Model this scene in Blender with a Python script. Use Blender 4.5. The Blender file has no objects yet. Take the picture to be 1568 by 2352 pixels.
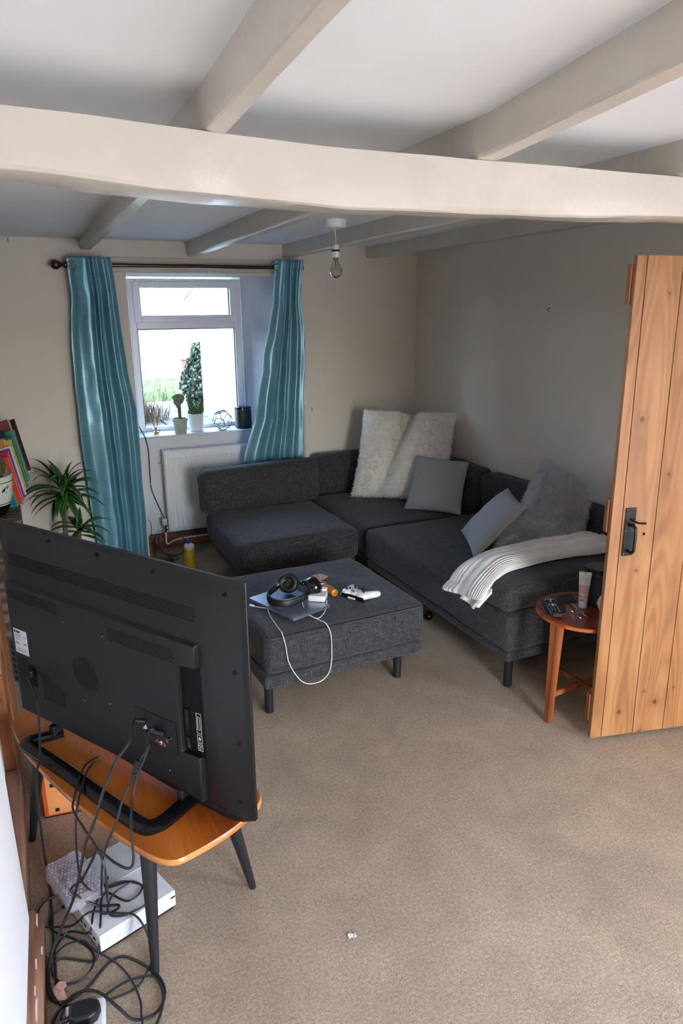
import bpy, math, random
import numpy as np
from mathutils import Vector, Matrix, noise as mnoise
random.seed(7); np.random.seed(7)
S = bpy.context.scene
COL = S.collection
PI = math.pi

# ------------------------------------------------------------------ camera
F_PX = 1640.0
PITCH, ROLL, YAW = math.radians(15.87), math.radians(-0.5), math.radians(65.62)
CAM_H = 1.67
def camera():
    c, s = math.cos(ROLL), math.sin(ROLL)
    R = np.array([[c, -s, 0], [s, c, 0], [0, 0, 1]])
    up = R @ np.array([0, -math.cos(PITCH), -math.sin(PITCH)])
    fw = R @ np.array([0, -math.sin(PITCH), math.cos(PITCH)])
    rt = R @ np.array([1., 0, 0])
    X = fw*math.cos(YAW) + rt*math.sin(YAW)
    Y = fw*math.sin(YAW) - rt*math.cos(YAW)
    W = np.array([X, Y, up])
    right, cup, back = W @ [1, 0, 0], W @ [0, -1, 0], -(W @ [0, 0, 1])
    cd = bpy.data.cameras.new('camera'); co = bpy.data.objects.new('camera', cd); COL.objects.link(co)
    m = Matrix.Identity(4)
    for i in range(3):
        m[i][0], m[i][1], m[i][2] = right[i], cup[i], back[i]
    m.translation = (0, 0, CAM_H)
    co.matrix_world = m
    cd.sensor_fit = 'HORIZONTAL'; cd.sensor_width = 36.0; cd.lens = F_PX*36.0/1568.0
    cd.clip_start = 0.05; cd.clip_end = 200
    S.camera = co
camera()

# ------------------------------------------------------------------ sky, sun, daylight through the window and added openings, exposure
w = bpy.data.worlds.new('sky'); S.world = w; w.use_nodes = True
nt = w.node_tree; nt.nodes.clear()
out = nt.nodes.new('ShaderNodeOutputWorld'); bg = nt.nodes.new('ShaderNodeBackground')
sky = nt.nodes.new('ShaderNodeTexSky'); sky.sky_type = 'NISHITA'; sky.sun_disc = False
sky.sun_elevation = math.radians(58); sky.sun_rotation = math.radians(190); sky.air_density = 1.0; sky.dust_density = 3.0
bg.inputs['Strength'].default_value = 1.75
nt.links.new(sky.outputs[0], bg.inputs[0]); nt.links.new(bg.outputs[0], out.inputs[0])

def lamp(name, kind, loc, direction, energy, color, **kw):
    d = bpy.data.lights.new(name, kind); d.energy = energy; d.color = color
    for k, v in kw.items(): setattr(d, k, v)
    o = bpy.data.objects.new(name, d); COL.objects.link(o)
    o.location = loc; o.rotation_euler = Vector(direction).to_track_quat('-Z', 'Y').to_euler()
    return o
lamp('sun', 'SUN', (0, 0, 8), (0.12, 0.50, -0.86), 7.6, (0.94, 0.975, 1.0), angle=0.01)
# portals only steer the sky's light through the window and the two added openings; they give off no light themselves
for nm_, loc_, dir_, sx_, sy_ in (('rear_opening_portal', (1.25, -2.02, 0.98), (0, 1, 0), 1.0, 1.84), ('side_opening_portal', (2.97, -0.60, 0.98), (-1, 0, 0), 0.8, 1.84), ('front_window_portal', (1.19, 5.36, 1.35), (0, -1, 0), 0.84, 1.10)):
    lamp(nm_, 'AREA', loc_, dir_, 1.0, (1, 1, 1), shape='RECTANGLE', size=sx_, size_y=sy_).data.cycles.is_portal = True
VS = S.view_settings
S.display_settings.display_device = 'sRGB'
VS.view_transform = 'Standard'; VS.look = 'None'; VS.gamma = 1.0; VS.use_curve_mapping = False
VS.exposure = 1.82
cy = S.cycles
cy.use_denoising = True
cy.max_bounces = 12; cy.diffuse_bounces = 8; cy.glossy_bounces = 3; cy.transmission_bounces = 6; cy.transparent_max_bounces = 12
cy.caustics_reflective = False; cy.caustics_refractive = False
cy.sample_clamp_indirect = 6.0

# ------------------------------------------------------------------ materials
def lin(c):
    c = c/255.0
    return c/12.92 if c <= 0.04045 else ((c+0.055)/1.055)**2.4
def rgb(h):
    return (lin(int(h[0:2], 16)), lin(int(h[2:4], 16)), lin(int(h[4:6], 16)), 1.0)
MATS = {}
def base(name):
    m = bpy.data.materials.new(name); m.use_nodes = True
    b = m.node_tree.nodes['Principled BSDF']
    MATS[name] = m
    return m, m.node_tree, b
def N(nt, t, **kw):
    n = nt.nodes.new(t)
    for k, v in kw.items():
        if isinstance(k, str) and k in n.inputs: n.inputs[k].default_value = v
        else: setattr(n, k, v)
    return n
def coords(nt, scale=(1, 1, 1), kind='Object', rot=(0, 0, 0)):
    tc = N(nt, 'ShaderNodeTexCoord'); mp = N(nt, 'ShaderNodeMapping')
    mp.inputs['Scale'].default_value = scale; mp.inputs['Rotation'].default_value = rot
    nt.links.new(tc.outputs[kind], mp.inputs['Vector'])
    return mp.outputs['Vector']
def noise_tex(nt, vec, scale, detail=3.0, rough=0.5, dist=0.0):
    n = N(nt, 'ShaderNodeTexNoise'); n.inputs['Scale'].default_value = scale; n.inputs['Detail'].default_value = detail
    n.inputs['Roughness'].default_value = rough; n.inputs['Distortion'].default_value = dist
    nt.links.new(vec, n.inputs['Vector'])
    return n.outputs['Fac']
def ramp(nt, fac, stops):
    r = N(nt, 'ShaderNodeValToRGB')
    e = r.color_ramp.elements
    while len(e) < len(stops): e.new(0.5)
    for i, (p, c) in enumerate(stops):
        e[i].position = p; e[i].color = c
    nt.links.new(fac, r.inputs['Fac'])
    return r.outputs['Color']
def mixc(nt, a, b, fac, mode='MIX'):
    m = N(nt, 'ShaderNodeMix', data_type='RGBA', blend_type=mode)
    for sock, val in ((m.inputs['Factor'], fac), (m.inputs['A'], a), (m.inputs['B'], b)):
        pass
    ia = [i for i in m.inputs if i.type == 'RGBA']
    f = m.inputs[0]
    for sock, val in ((f, fac), (ia[0], a), (ia[1], b)):
        if hasattr(val, 'is_output'): nt.links.new(val, sock)
        else: sock.default_value = val
    return [o for o in m.outputs if o.type == 'RGBA'][0]
def math_n(nt, op, a, b=0.0):
    n = N(nt, 'ShaderNodeMath', operation=op)
    for i, val in enumerate((a, b)):
        if hasattr(val, 'is_output'): nt.links.new(val, n.inputs[i])
        else: n.inputs[i].default_value = val
    return n.outputs[0]
def bump(nt, b, h, strength=0.3, dist=0.01):
    n = N(nt, 'ShaderNodeBump'); n.inputs['Strength'].default_value = strength; n.inputs['Distance'].default_value = dist
    nt.links.new(h, n.inputs['Height']); nt.links.new(n.outputs['Normal'], b.inputs['Normal'])
def plain(name, hexc, rough=0.5, metal=0.0, spec=0.5, var=0.0, vscale=20.0, bmp=0.0, bscale=60.0, bdist=0.004, coat=0.0, sheen=0.0):
    m, nt, b = base(name)
    c = rgb(hexc)
    b.inputs['Base Color'].default_value = c
    b.inputs['Roughness'].default_value = rough; b.inputs['Metallic'].default_value = metal
    b.inputs['Specular IOR Level'].default_value = spec
    b.inputs['Coat Weight'].default_value = coat
    if sheen: b.inputs['Sheen Weight'].default_value = sheen
    if var or bmp:
        v = coords(nt)
        if var:
            f = noise_tex(nt, v, vscale, 4)
            lo = tuple(x*(1-var) for x in c[:3])+(1,); hi = tuple(min(1, x*(1+var)) for x in c[:3])+(1,)
            nt.links.new(ramp(nt, f, [(0.3, lo), (0.7, hi)]), b.inputs['Base Color'])
        if bmp:
            bump(nt, b, noise_tex(nt, v, bscale, 3), bmp, bdist)
    return m
def wood(name, dark, mid, light, axis=2, scale=9.0, rough=0.4, knots=0.0, coat=0.0, stretch=0.06, bmp=0.08):
    m, nt, b = base(name)
    sc = [1, 1, 1]; sc[axis] = stretch
    v = coords(nt, tuple(sc))
    d = noise_tex(nt, v, 5.0, 2)
    wv = N(nt, 'ShaderNodeTexWave', wave_type='BANDS', bands_direction='DIAGONAL')
    wv.inputs['Scale'].default_value = scale; wv.inputs['Distortion'].default_value = 7.0
    wv.inputs['Detail'].default_value = 2.5; wv.inputs['Detail Scale'].default_value = 1.3
    nt.links.new(v, wv.inputs['Vector'])
    fine = noise_tex(nt, coords(nt, tuple(1.0 if i == axis else 18.0 for i in range(3))), 9.0, 3)
    if knots:      # contour lines of a stretched noise give arched cathedral grain
        gs = [7.0, 7.0, 7.0]; gs[axis] = 0.8
        gn = noise_tex(nt, coords(nt, tuple(gs)), 1.0, 1.5, 0.4)
        gl = math_n(nt, 'ADD', math_n(nt, 'MULTIPLY', math_n(nt, 'SINE', math_n(nt, 'MULTIPLY', gn, 95.0)), 0.5), 0.5)
        h = math_n(nt, 'ADD', math_n(nt, 'MULTIPLY', gl, 0.28), math_n(nt, 'ADD', math_n(nt, 'MULTIPLY', wv.outputs['Fac'], 0.27), math_n(nt, 'MULTIPLY', fine, 0.45)))
    else:
        h = math_n(nt, 'ADD', math_n(nt, 'MULTIPLY', wv.outputs['Fac'], 0.55), math_n(nt, 'MULTIPLY', fine, 0.45))
    col = ramp(nt, h, [(0.2, rgb(dark)), (0.5, rgb(mid)), (0.8, rgb(light))])
    big = noise_tex(nt, coords(nt), 1.7, 2)
    col = mixc(nt, col, ramp(nt, big, [(0.35, (0.72, 0.66, 0.62, 1)), (0.65, (1.05, 1.04, 1.02, 1))]), 0.8, 'MULTIPLY')
    if knots:
        vo = N(nt, 'ShaderNodeTexVoronoi', voronoi_dimensions='2D'); vo.inputs['Scale'].default_value = 1.0; vo.inputs['Randomness'].default_value = 1.0
        sx = N(nt, 'ShaderNodeSeparateXYZ'); cx = N(nt, 'ShaderNodeCombineXYZ'); nt.links.new(coords(nt), sx.inputs[0])
        nt.links.new(math_n(nt, 'MULTIPLY', math_n(nt, 'ADD', sx.outputs[0], sx.outputs[1]), 10.0), cx.inputs[0]); nt.links.new(math_n(nt, 'MULTIPLY', sx.outputs[2], 6.0), cx.inputs[1])
        nt.links.new(cx.outputs[0], vo.inputs['Vector'])
        sep = N(nt, 'ShaderNodeSeparateColor'); nt.links.new(vo.outputs['Color'], sep.inputs[0])
        vd = math_n(nt, 'DIVIDE', vo.outputs['Distance'], math_n(nt, 'ADD', math_n(nt, 'MULTIPLY', sep.outputs[1], 0.8), 0.35))
        k = ramp(nt, vd, [(0.0, (1, 1, 1, 1)), (0.045, (0.9, 0.9, 0.9, 1)), (0.085, (0, 0, 0, 1))])
        on = math_n(nt, 'GREATER_THAN', sep.outputs[0], 0.55)
        halo = ramp(nt, vd, [(0.05, (0.80, 0.74, 0.70, 1)), (0.30, (1, 1, 1, 1))])
        col = mixc(nt, col, halo, math_n(nt, 'MULTIPLY', on, 0.8), 'MULTIPLY')
        col = mixc(nt, col, rgb('4a2818'), math_n(nt, 'MULTIPLY', math_n(nt, 'MULTIPLY', k, on), knots))
    nt.links.new(col, b.inputs['Base Color'])
    b.inputs['Roughness'].default_value = rough; b.inputs['Coat Weight'].default_value = coat; b.inputs['Coat Roughness'].default_value = 0.25
    bump(nt, b, h, bmp, 0.003)
    return m
def fabric(name, dark, mid, light, rough=0.9, k=1.0):
    m, nt, b = base(name)
    fs = []
    for sc in ((14, 330, 330), (330, 14, 330), (330, 330, 14)):
        fs.append(noise_tex(nt, coords(nt, tuple(x*k for x in sc)), 1.0, 2, 0.6))
    h = math_n(nt, 'ADD', math_n(nt, 'ADD', fs[0], fs[1]), fs[2])
    h = math_n(nt, 'MULTIPLY', h, 0.3333)
    nt.links.new(ramp(nt, h, [(0.38, rgb(dark)), (0.5, rgb(mid)), (0.63, rgb(light))]), b.inputs['Base Color'])
    b.inputs['Roughness'].default_value = rough; b.inputs['Specular IOR Level'].default_value = 0.2
    b.inputs['Sheen Weight'].default_value = 0.12; b.inputs['Sheen Roughness'].default_value = 0.5
    bump(nt, b, h, 0.35, 0.003)
    return m
def glass(name, tint=(1, 1, 1, 1), gloss=0.12, rough=0.02):
    m = bpy.data.materials.new(name); m.use_nodes = True; nt = m.node_tree; nt.nodes.clear()
    o = N(nt, 'ShaderNodeOutputMaterial'); t = N(nt, 'ShaderNodeBsdfTransparent'); g = N(nt, 'ShaderNodeBsdfGlossy'); mx = N(nt, 'ShaderNodeMixShader')
    t.inputs['Color'].default_value = tint; g.inputs['Roughness'].default_value = rough
    lw = N(nt, 'ShaderNodeLayerWeight'); lw.inputs['Blend'].default_value = gloss
    nt.links.new(lw.outputs['Fresnel'], mx.inputs[0]); nt.links.new(t.outputs[0], mx.inputs[1]); nt.links.new(g.outputs[0], mx.inputs[2])
    nt.links.new(mx.outputs[0], o.inputs[0])
    MATS[name] = m
    return m

def carpet_mat():
    m, nt, b = base('carpet')
    v = coords(nt)
    fine = noise_tex(nt, v, 300.0, 3, 0.7)
    midn = noise_tex(nt, v, 110.0, 3, 0.6)
    big = noise_tex(nt, v, 4.5, 4, 0.6, 0.6)
    tracks = noise_tex(nt, coords(nt, (2.0, 1.3, 1), rot=(0, 0, 0.5)), 1.3, 4, 0.6, 0.5)
    h = math_n(nt, 'ADD', math_n(nt, 'MULTIPLY', fine, 0.62), math_n(nt, 'MULTIPLY', midn, 0.38))
    col = ramp(nt, h, [(0.32, rgb('7d6f5d')), (0.5, rgb('a89682')), (0.68, rgb('cabaa6'))])
    col = mixc(nt, col, ramp(nt, big, [(0.35, (0.88, 0.87, 0.86, 1)), (0.65, (1.05, 1.04, 1.03, 1))]), 1.0, 'MULTIPLY')
    col = mixc(nt, col, ramp(nt, tracks, [(0.36, (0.94, 0.935, 0.93, 1)), (0.64, (1.04, 1.04, 1.035, 1))]), 1.0, 'MULTIPLY')
    nt.links.new(col, b.inputs['Base Color'])
    b.inputs['Roughness'].default_value = 1.0; b.inputs['Specular IOR Level'].default_value = 0.1
    bump(nt, b, h, 0.7, 0.007)
    return m
def satin():
    m, nt, b = base('curtain_satin')
    v = coords(nt)
    f = noise_tex(nt, v, 3.0, 2)
    slub = noise_tex(nt, coords(nt, (6, 6, 260)), 1.0, 2)
    col = ramp(nt, f, [(0.35, rgb('5f94a6')), (0.65, rgb('6fa2b4'))])
    col = mixc(nt, col, ramp(nt, slub, [(0.3, (0.86, 0.88, 0.9, 1)), (0.7, (1.05, 1.05, 1.05, 1))]), 0.8, 'MULTIPLY')
    nt.links.new(col, b.inputs['Base Color'])
    b.inputs['Roughness'].default_value = 0.34; b.inputs['Metallic'].default_value = 0.30
    b.inputs['Specular IOR Level'].default_value = 0.6
    bump(nt, b, slub, 0.10, 0.002)
    return m
def paint(name, hexc, rough=0.55, bmp=0.25, scale=7.0, var=0.03, patch=None):
    m, nt, b = base(name)
    v = coords(nt)
    c = rgb(hexc)
    f = noise_tex(nt, v, 2.2, 4)
    col = ramp(nt, f, [(0.3, tuple(x*(1-var) for x in c[:3])+(1,)), (0.7, tuple(min(1, x*(1+var)) for x in c[:3])+(1,))])
    if patch:
        pf = noise_tex(nt, v, 5.5, 4, 0.6, 0.5)
        col = mixc(nt, col, rgb(patch), ramp(nt, pf, [(0.52, (0, 0, 0, 1)), (0.62, (0.8, 0.8, 0.8, 1))]))
    nt.links.new(col, b.inputs['Base Color'])
    b.inputs['Roughness'].default_value = rough
    bump(nt, b, math_n(nt, 'ADD', noise_tex(nt, v, scale, 4), math_n(nt, 'MULTIPLY', noise_tex(nt, v, 90, 2), 0.15)), bmp, 0.012)
    return m

def fleece(name, hexc):
    """hair-like fibres: part of the light passes through"""
    m = bpy.data.materials.new(name); m.use_nodes = True; nt = m.node_tree; nt.nodes.clear()
    o = N(nt, 'ShaderNodeOutputMaterial'); d = N(nt, 'ShaderNodeBsdfDiffuse'); t = N(nt, 'ShaderNodeBsdfTranslucent'); mx = N(nt, 'ShaderNodeMixShader')
    f = noise_tex(nt, coords(nt), 13.0, 4); c = rgb(hexc)
    col = ramp(nt, f, [(0.3, tuple(x*0.86 for x in c[:3])+(1,)), (0.7, tuple(min(0.97, x*1.06) for x in c[:3])+(1,))])
    nt.links.new(col, d.inputs[0]); nt.links.new(col, t.inputs[0]); mx.inputs[0].default_value = 0.5
    nt.links.new(d.outputs[0], mx.inputs[1]); nt.links.new(t.outputs[0], mx.inputs[2]); nt.links.new(mx.outputs[0], o.inputs[0])
    MATS[name] = m
    return m
M = {}
M['carpet'] = carpet_mat()
M['ceiling'] = paint('ceiling_paint', 'e9eef2', 0.8, 0.15, 4)
M['wall'] = paint('wall_paint', 'dcd5cb', 0.75, 0.22, 5)
M['wall_white'] = paint('plaster_white', 'e6e6e9', 0.8, 0.3, 6)
M['reveal'] = paint('reveal_white', 'd0d2d8', 0.6, 0.2, 6)
M['beam'] = paint('beam_gloss_cream', 'c5c0b6', 0.32, 0.30, 9, 0.03, patch='cbc6be')
M['lintel'] = paint('lintel_cream', 'c5bba8', 0.35, 0.25, 12)
M['upvc'] = plain('upvc', 'e2e6ee', 0.25)
M['seal'] = plain('window_seal', '2a2f38', 0.5)
M['glass'] = glass('pane_glass', (0.97, 0.99, 0.99, 1), 0.05)
M['clear'] = glass('clear_glass', (0.93, 0.96, 0.96, 1), 0.12)
M['bulb'] = glass('bulb_glass', (0.86, 0.88, 0.90, 1), 0.30)
M['satin'] = satin()
M['dark_wood'] = plain('dark_rod_wood', '33130d', 0.28, coat=0.4, var=0.2)
M['brass'] = plain('old_brass', '8c7f62', 0.3, 0.9)
M['charcoal'] = fabric('charcoal_fabric', '1c1c1d', '353538', '5e5c5e', k=1.25)
M['charcoal_alias'] = M['charcoal']  # same charcoal under a second key, no difference in tone
M['leg_black'] = plain('leg_black', '191b20', 0.45)
M['grey_cloth'] = fabric('grey_cushion_cloth', '8e9297', 'a2a6ab', 'b4b8bc', 0.85, 1.6)
M['cream_back'] = plain('cream_cloth', 'cfc7b4', 0.9)
M['sheep'] = plain('sheepskin', 'f6f3ec', 0.95, var=0.1, vscale=30, bmp=0.6, bscale=55, bdist=0.01, sheen=0.3)
M['sheep_fur'] = fleece('sheepskin_fur', 'fbf9f4')
M['fur_base'] = plain('grey_fur_base', 'c4c3c5', 0.95, sheen=0.3)
M['fur'] = fleece('grey_fur', 'dddcde')
M['blanket'] = plain('blanket_cream', 'e8e7e5', 0.95, var=0.06, bmp=0.5, bscale=160, bdist=0.003, sheen=0.3)
M['pine'] = wood('pine_door', '8d5f38', 'a27146', 'ae7f53', 2, 5.0, 0.45, 0.9, 0.08)
M['pine_raw'] = wood('pine_raw', '8a6a48', 'b08f66', 'c3a67c', 2, 7, 0.6, 0.4)
M['pine_red'] = wood('pine_red', '7d4526', 'a3643a', 'b87a4c', 2, 6, 0.5, 0.6)
M['skirt'] = wood('skirting_wood', '6d4837', '8f6650', 'a57f68', 1, 8, 0.55, 0.0)
M['skirt_dark'] = wood('skirting_dark', '5a3423', '75482f', '8a5a3e', 0, 8, 0.5, 0.0)
M['rough_wood'] = wood('crate_wood', '4c3b33', '6d5850', '85706a', 0, 9, 0.8, 0.0)
M['teak'] = wood('side_table_wood', '5e2410', '7f3519', '94431f', 1, 7, 0.30, 0.0, 0.25)
M['teak_edge'] = wood('side_table_edge', '93451c', 'b0592a', 'bd6a35', 0, 5, 0.35, 0.0, 0.2)
M['teak_leg'] = wood('side_table_leg', '7f431f', 'a0592e', 'b26b3c', 2, 6, 0.4, 0.0, 0.1)
M['ply'] = wood('coffee_table_top', '8f4415', 'ab5a1f', 'bb6d2d', 1, 1.2, 0.20, 0.0, 0.55, 0.35, 0.02)
M['ply_edge'] = wood('coffee_table_edge', 'b0642a', 'c67a36', 'd08c48', 0, 5, 0.3, 0.0, 0.4)
M['tv'] = plain('tv_back_plastic', '17181a', 0.42, spec=0.35, bmp=0.15, bscale=900, bdist=0.0006)
M['tv_gloss'] = plain('tv_gloss', '131518', 0.14)
M['tv_dark'] = plain('tv_slot', '060607', 0.7, spec=0.2)
M['tv_line'] = plain('tv_print', 'c9c9c9', 0.6)
M['screw'] = plain('screw_metal', '8a8c90', 0.25, 1.0)
M['white_plastic'] = plain('white_plastic', 'dfe2e6', 0.35)
M['white_gloss'] = plain('white_gloss', 'e8e9ec', 0.2)
M['white_cable'] = plain('white_cable', 'd9dadd', 0.45)
M['cable'] = plain('black_cable', '1d1f22', 0.42)
M['black_rubber'] = plain('black_rubber', '121315', 0.5)
M['black_gloss'] = plain('black_gloss', '0c0d10', 0.18)
M['radiator'] = plain('radiator_enamel', 'dfe3e7', 0.3)
M['chrome'] = plain('chrome', 'c5c8cc', 0.12, 1.0)
M['iron'] = plain('black_iron', '0f1114', 0.38, 0.3, bmp=0.3, bscale=120, bdist=0.002)
M['ivory'] = plain('ivory_plastic', 'd8d2bf', 0.5)
M['leaf'] = plain('leaf_green', '1f4420', 0.38, var=0.25, vscale=12)
M['leaf_edge'] = plain('leaf_stripe', '4a7231', 0.4, var=0.2, vscale=12)
M['stem'] = plain('cane_stem', '5a4b3c', 0.8, var=0.3, vscale=60, bmp=0.5, bscale=80)
M['terracotta'] = plain('terracotta', '9a5a40', 0.8, var=0.1)
M['soil'] = plain('soil', '2c211a', 0.95, var=0.4, vscale=90, bmp=0.8, bscale=120)
M['pot_green'] = plain('pot_green', 'a9b69b', 0.45, var=0.04)
M['pot_white'] = plain('pot_white', 'dfdfe2', 0.3)
M['cactus'] = plain('cactus_green', '4a6234', 0.7, var=0.25, vscale=40, bmp=0.4, bscale=150)
M['cactus_grey'] = plain('cactus_grey', '76806c', 0.75, var=0.35, vscale=45, bmp=0.6, bscale=90)
M['reed'] = plain('reed', 'a9825a', 0.7, var=0.2, vscale=60)
M['amber'] = plain('amber_oil', 'b6741a', 0.15, coat=0.5)
M['bottle_yellow'] = plain('bottle_yellow', 'c2ac2b', 0.4, var=0.12, vscale=18)
M['bottle_top'] = plain('bottle_top', 'cfc9cf', 0.4)
M['bottle_blue'] = plain('bottle_blue', '1c3fae', 0.35)
M['alu'] = plain('laptop_aluminium', '9aa4b8', 0.33, 0.85)
M['rose_gold'] = plain('phone_rose_gold', 'c9a795', 0.22, 0.35)
M['speaker_black'] = plain('speaker_mesh', '17191d', 0.55, bmp=0.3, bscale=700, bdist=0.001)
M['slate'] = plain('slate_coaster', '24262a', 0.5, var=0.2, vscale=30)
M['tube_cream'] = plain('cream_tube', 'd6cfc6', 0.3)
M['pink_print'] = plain('pink_print', 'c9a193', 0.4)
M['teal_print'] = plain('pale_blue_print', 'b5c6c6', 0.4)
M['ceramic_white'] = plain('ceramic_white', 'd8dbcf', 0.15, coat=0.4)
M['ink'] = plain('ink_black', '15161a', 0.6)
M['label_white'] = plain('label_white', 'dfe1e6', 0.5)
M['grey_print'] = plain('grey_print', '70747c', 0.6)
M['xbox_white'] = plain('console_white', 'd9dcdf', 0.45)
M['xbox_grille'] = plain('console_grille', 'b9bcc0', 0.5)
M['orange'] = plain('box_orange', 'd2571a', 0.5)
M['peach'] = plain('box_peach', 'ee9a5e', 0.5)
M['pink_card'] = plain('pink_card', 'd3a79c', 0.7, var=0.1, vscale=80)
M['plug_black'] = plain('plug_black', '15171a', 0.35)
M['scrap'] = plain('paper_scrap', 'd5d2cc', 0.9)
M['paint_rest'] = plain('paint_rest', 'c9b9ae', 0.6)
M['red'] = plain('red_plastic', 'b22a2a', 0.35)
M['yellow'] = plain('yellow_plastic', 'd2c22a', 0.35)
M['green'] = plain('green_plastic', '2f8a48', 0.35)
M['blue'] = plain('blue_plastic', '2b58a8', 0.35)
# bubble wrap: translucent film over a reddish thing
m, nt_, b_ = base('bubble_film')
b_.inputs['Base Color'].default_value = rgb('c3bfc8'); b_.inputs['Roughness'].default_value = 0.18; b_.inputs['Alpha'].default_value = 0.38
bump(nt_, b_, noise_tex(nt_, coords(nt_), 70, 3), 0.7, 0.01)
M['bubble'] = m
M['parcel'] = plain('parcel_maroon', '7b3d42', 0.6, var=0.3, vscale=40)
# outdoors
M['lawn'] = plain('lawn_ground', '2c3522', 0.9, var=0.3, vscale=6)
M['grass'] = plain('grass_blades', '3c5431', 0.8, var=0.3, vscale=3)
M['paving'] = plain('paving_grey', '4c4b4f', 0.85, var=0.15, vscale=8)
M['render'] = plain('white_render', 'd3d8d6', 0.9, var=0.05, vscale=5, bmp=0.3, bscale=30)
M['bounce_patio'] = plain('bounce_paving', '8f908f', 0.9, var=0.04, vscale=5)  # for the added ground that reflects sunlight indoors
M['ivy'] = plain('ivy_leaves', '26382a', 0.5, var=0.4, vscale=9)
M['straw'] = plain('straw_stems', '5a503e', 0.9, var=0.3, vscale=9)
M['bark'] = plain('bark', '7d6f5e', 0.9, var=0.3, vscale=14)
M['bin_red'] = plain('clay_red', '5a2c26', 0.7, var=0.1)

# ------------------------------------------------------------------ mesh helpers
WL = {}     # world location of each root
def catmull(pts, sub=6, closed=False):
    P = [Vector(p) for p in pts]; n = len(P)
    if n < 3: return P
    out = []
    rng = range(n if closed else n-1)
    for i in rng:
        p0 = P[(i-1) % n] if (closed or i > 0) else P[0]*2-P[1]
        p1 = P[i]; p2 = P[(i+1) % n]
        p3 = P[(i+2) % n] if (closed or i+2 < n) else P[-1]*2-P[-2]
        for k in range(sub):
            t = k/sub; t2 = t*t; t3 = t2*t
            out.append(0.5*((2*p1)+(-p0+p2)*t+(2*p0-5*p1+4*p2-p3)*t2+(-p0+3*p1-3*p2+p3)*t3))
    if not closed: out.append(P[-1])
    return out
class MB:
    def __init__(s): s.v = []; s.f = []; s.m = Matrix.Identity(4); s.mi = []; s.cur = 0
    def at(s, loc=(0, 0, 0), rz=0.0, rx=0.0, ry=0.0):
        s.m = Matrix.Translation(loc) @ Matrix.Rotation(rz, 4, 'Z') @ Matrix.Rotation(ry, 4, 'Y') @ Matrix.Rotation(rx, 4, 'X'); return s
    def axes(s, o, x, y, z):
        s.m = Matrix(((x[0], y[0], z[0], o[0]), (x[1], y[1], z[1], o[1]), (x[2], y[2], z[2], o[2]), (0, 0, 0, 1))); return s
    def add(s, vs, fs):
        k = len(s.v)
        s.v.extend([tuple(s.m @ Vector(p)) for p in vs])
        s.f.extend([tuple(i+k for i in f) for f in fs]); s.mi.extend([s.cur]*len(fs)); return s
    def box(s, x0, x1, y0, y1, z0, z1):
        vs = [(x0, y0, z0), (x1, y0, z0), (x1, y1, z0), (x0, y1, z0), (x0, y0, z1), (x1, y0, z1), (x1, y1, z1), (x0, y1, z1)]
        return s.add(vs, [(3, 2, 1, 0), (4, 5, 6, 7), (0, 1, 5, 4), (1, 2, 6, 5), (2, 3, 7, 6), (3, 0, 4, 7)])
    def cyl(s, p0, p1, r0, r1=None, n=14, caps=True):
        r1 = r0 if r1 is None else r1
        p0 = Vector(p0); p1 = Vector(p1); d = (p1-p0).normalized()
        a = d.orthogonal().normalized(); b = d.cross(a)
        vs = []
        for p, r in ((p0, r0), (p1, r1)):
            for i in range(n):
                t = 2*PI*i/n; vs.append(p+a*(r*math.cos(t))+b*(r*math.sin(t)))
        fs = [(i, (i+1) % n, n+(i+1) % n, n+i) for i in range(n)]
        if caps: fs += [tuple(range(n-1, -1, -1)), tuple(range(n, 2*n))]
        return s.add(vs, fs)
    def tube(s, pts, r, n=6, sub=5, closed=False, smooth=True):
        P = catmull(pts, sub, closed) if smooth else [Vector(p) for p in pts]
        k = len(P); vs = []; up = None
        for i in range(k):
            a = P[(i-1) % k] if (closed or i > 0) else P[i]; b = P[(i+1) % k] if (closed or i < k-1) else P[i]
            t = (b-a)
            t = t.normalized() if t.length > 1e-9 else Vector((0, 0, 1))
            if up is None: up = t.orthogonal().normalized()
            up = (up-t*up.dot(t))
            up = up.normalized() if up.length > 1e-6 else t.orthogonal().normalized()
            bb = t.cross(up)
            rr = r(i/(k-1)) if callable(r) else r
            for j in range(n):
                q = 2*PI*j/n; vs.append(P[i]+up*(rr*math.cos(q))+bb*(rr*math.sin(q)))
        fs = []
        for i in range(k if closed else k-1):
            for j in range(n):
                fs.append((i*n+j, i*n+(j+1) % n, ((i+1) % k)*n+(j+1) % n, ((i+1) % k)*n+j))
        if not closed: fs += [tuple(range(n-1, -1, -1)), tuple(range((k-1)*n, k*n))]
        return s.add(vs, fs)
    def lathe(s, prof, n=24, fr=None):
        vs = []; k = len(prof)
        for r, z in prof:
            for i in range(n):
                t = 2*PI*i/n; q = r*(fr(t, z) if fr else 1.0)
                vs.append((q*math.cos(t), q*math.sin(t), z))
        fs = [(i*n+j, i*n+(j+1) % n, (i+1)*n+(j+1) % n, (i+1)*n+j) for i in range(k-1) for j in range(n)]
        if prof[0][0] > 1e-5: fs.append(tuple(range(n-1, -1, -1)))
        if prof[-1][0] > 1e-5: fs.append(tuple(range((k-1)*n, k*n)))
        return s.add(vs, fs)
    def sphere(s, c, r, n=12, sc=(1, 1, 1)):
        vs = []; m = n//2
        for i in range(m+1):
            p = PI*i/m
            for j in range(n):
                t = 2*PI*j/n
                vs.append((c[0]+r*sc[0]*math.sin(p)*math.cos(t), c[1]+r*sc[1]*math.sin(p)*math.sin(t), c[2]+r*sc[2]*math.cos(p)))
        return s.add(vs, [(i*n+j, (i+1)*n+j, (i+1)*n+(j+1) % n, i*n+(j+1) % n) for i in range(m) for j in range(n)])
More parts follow.
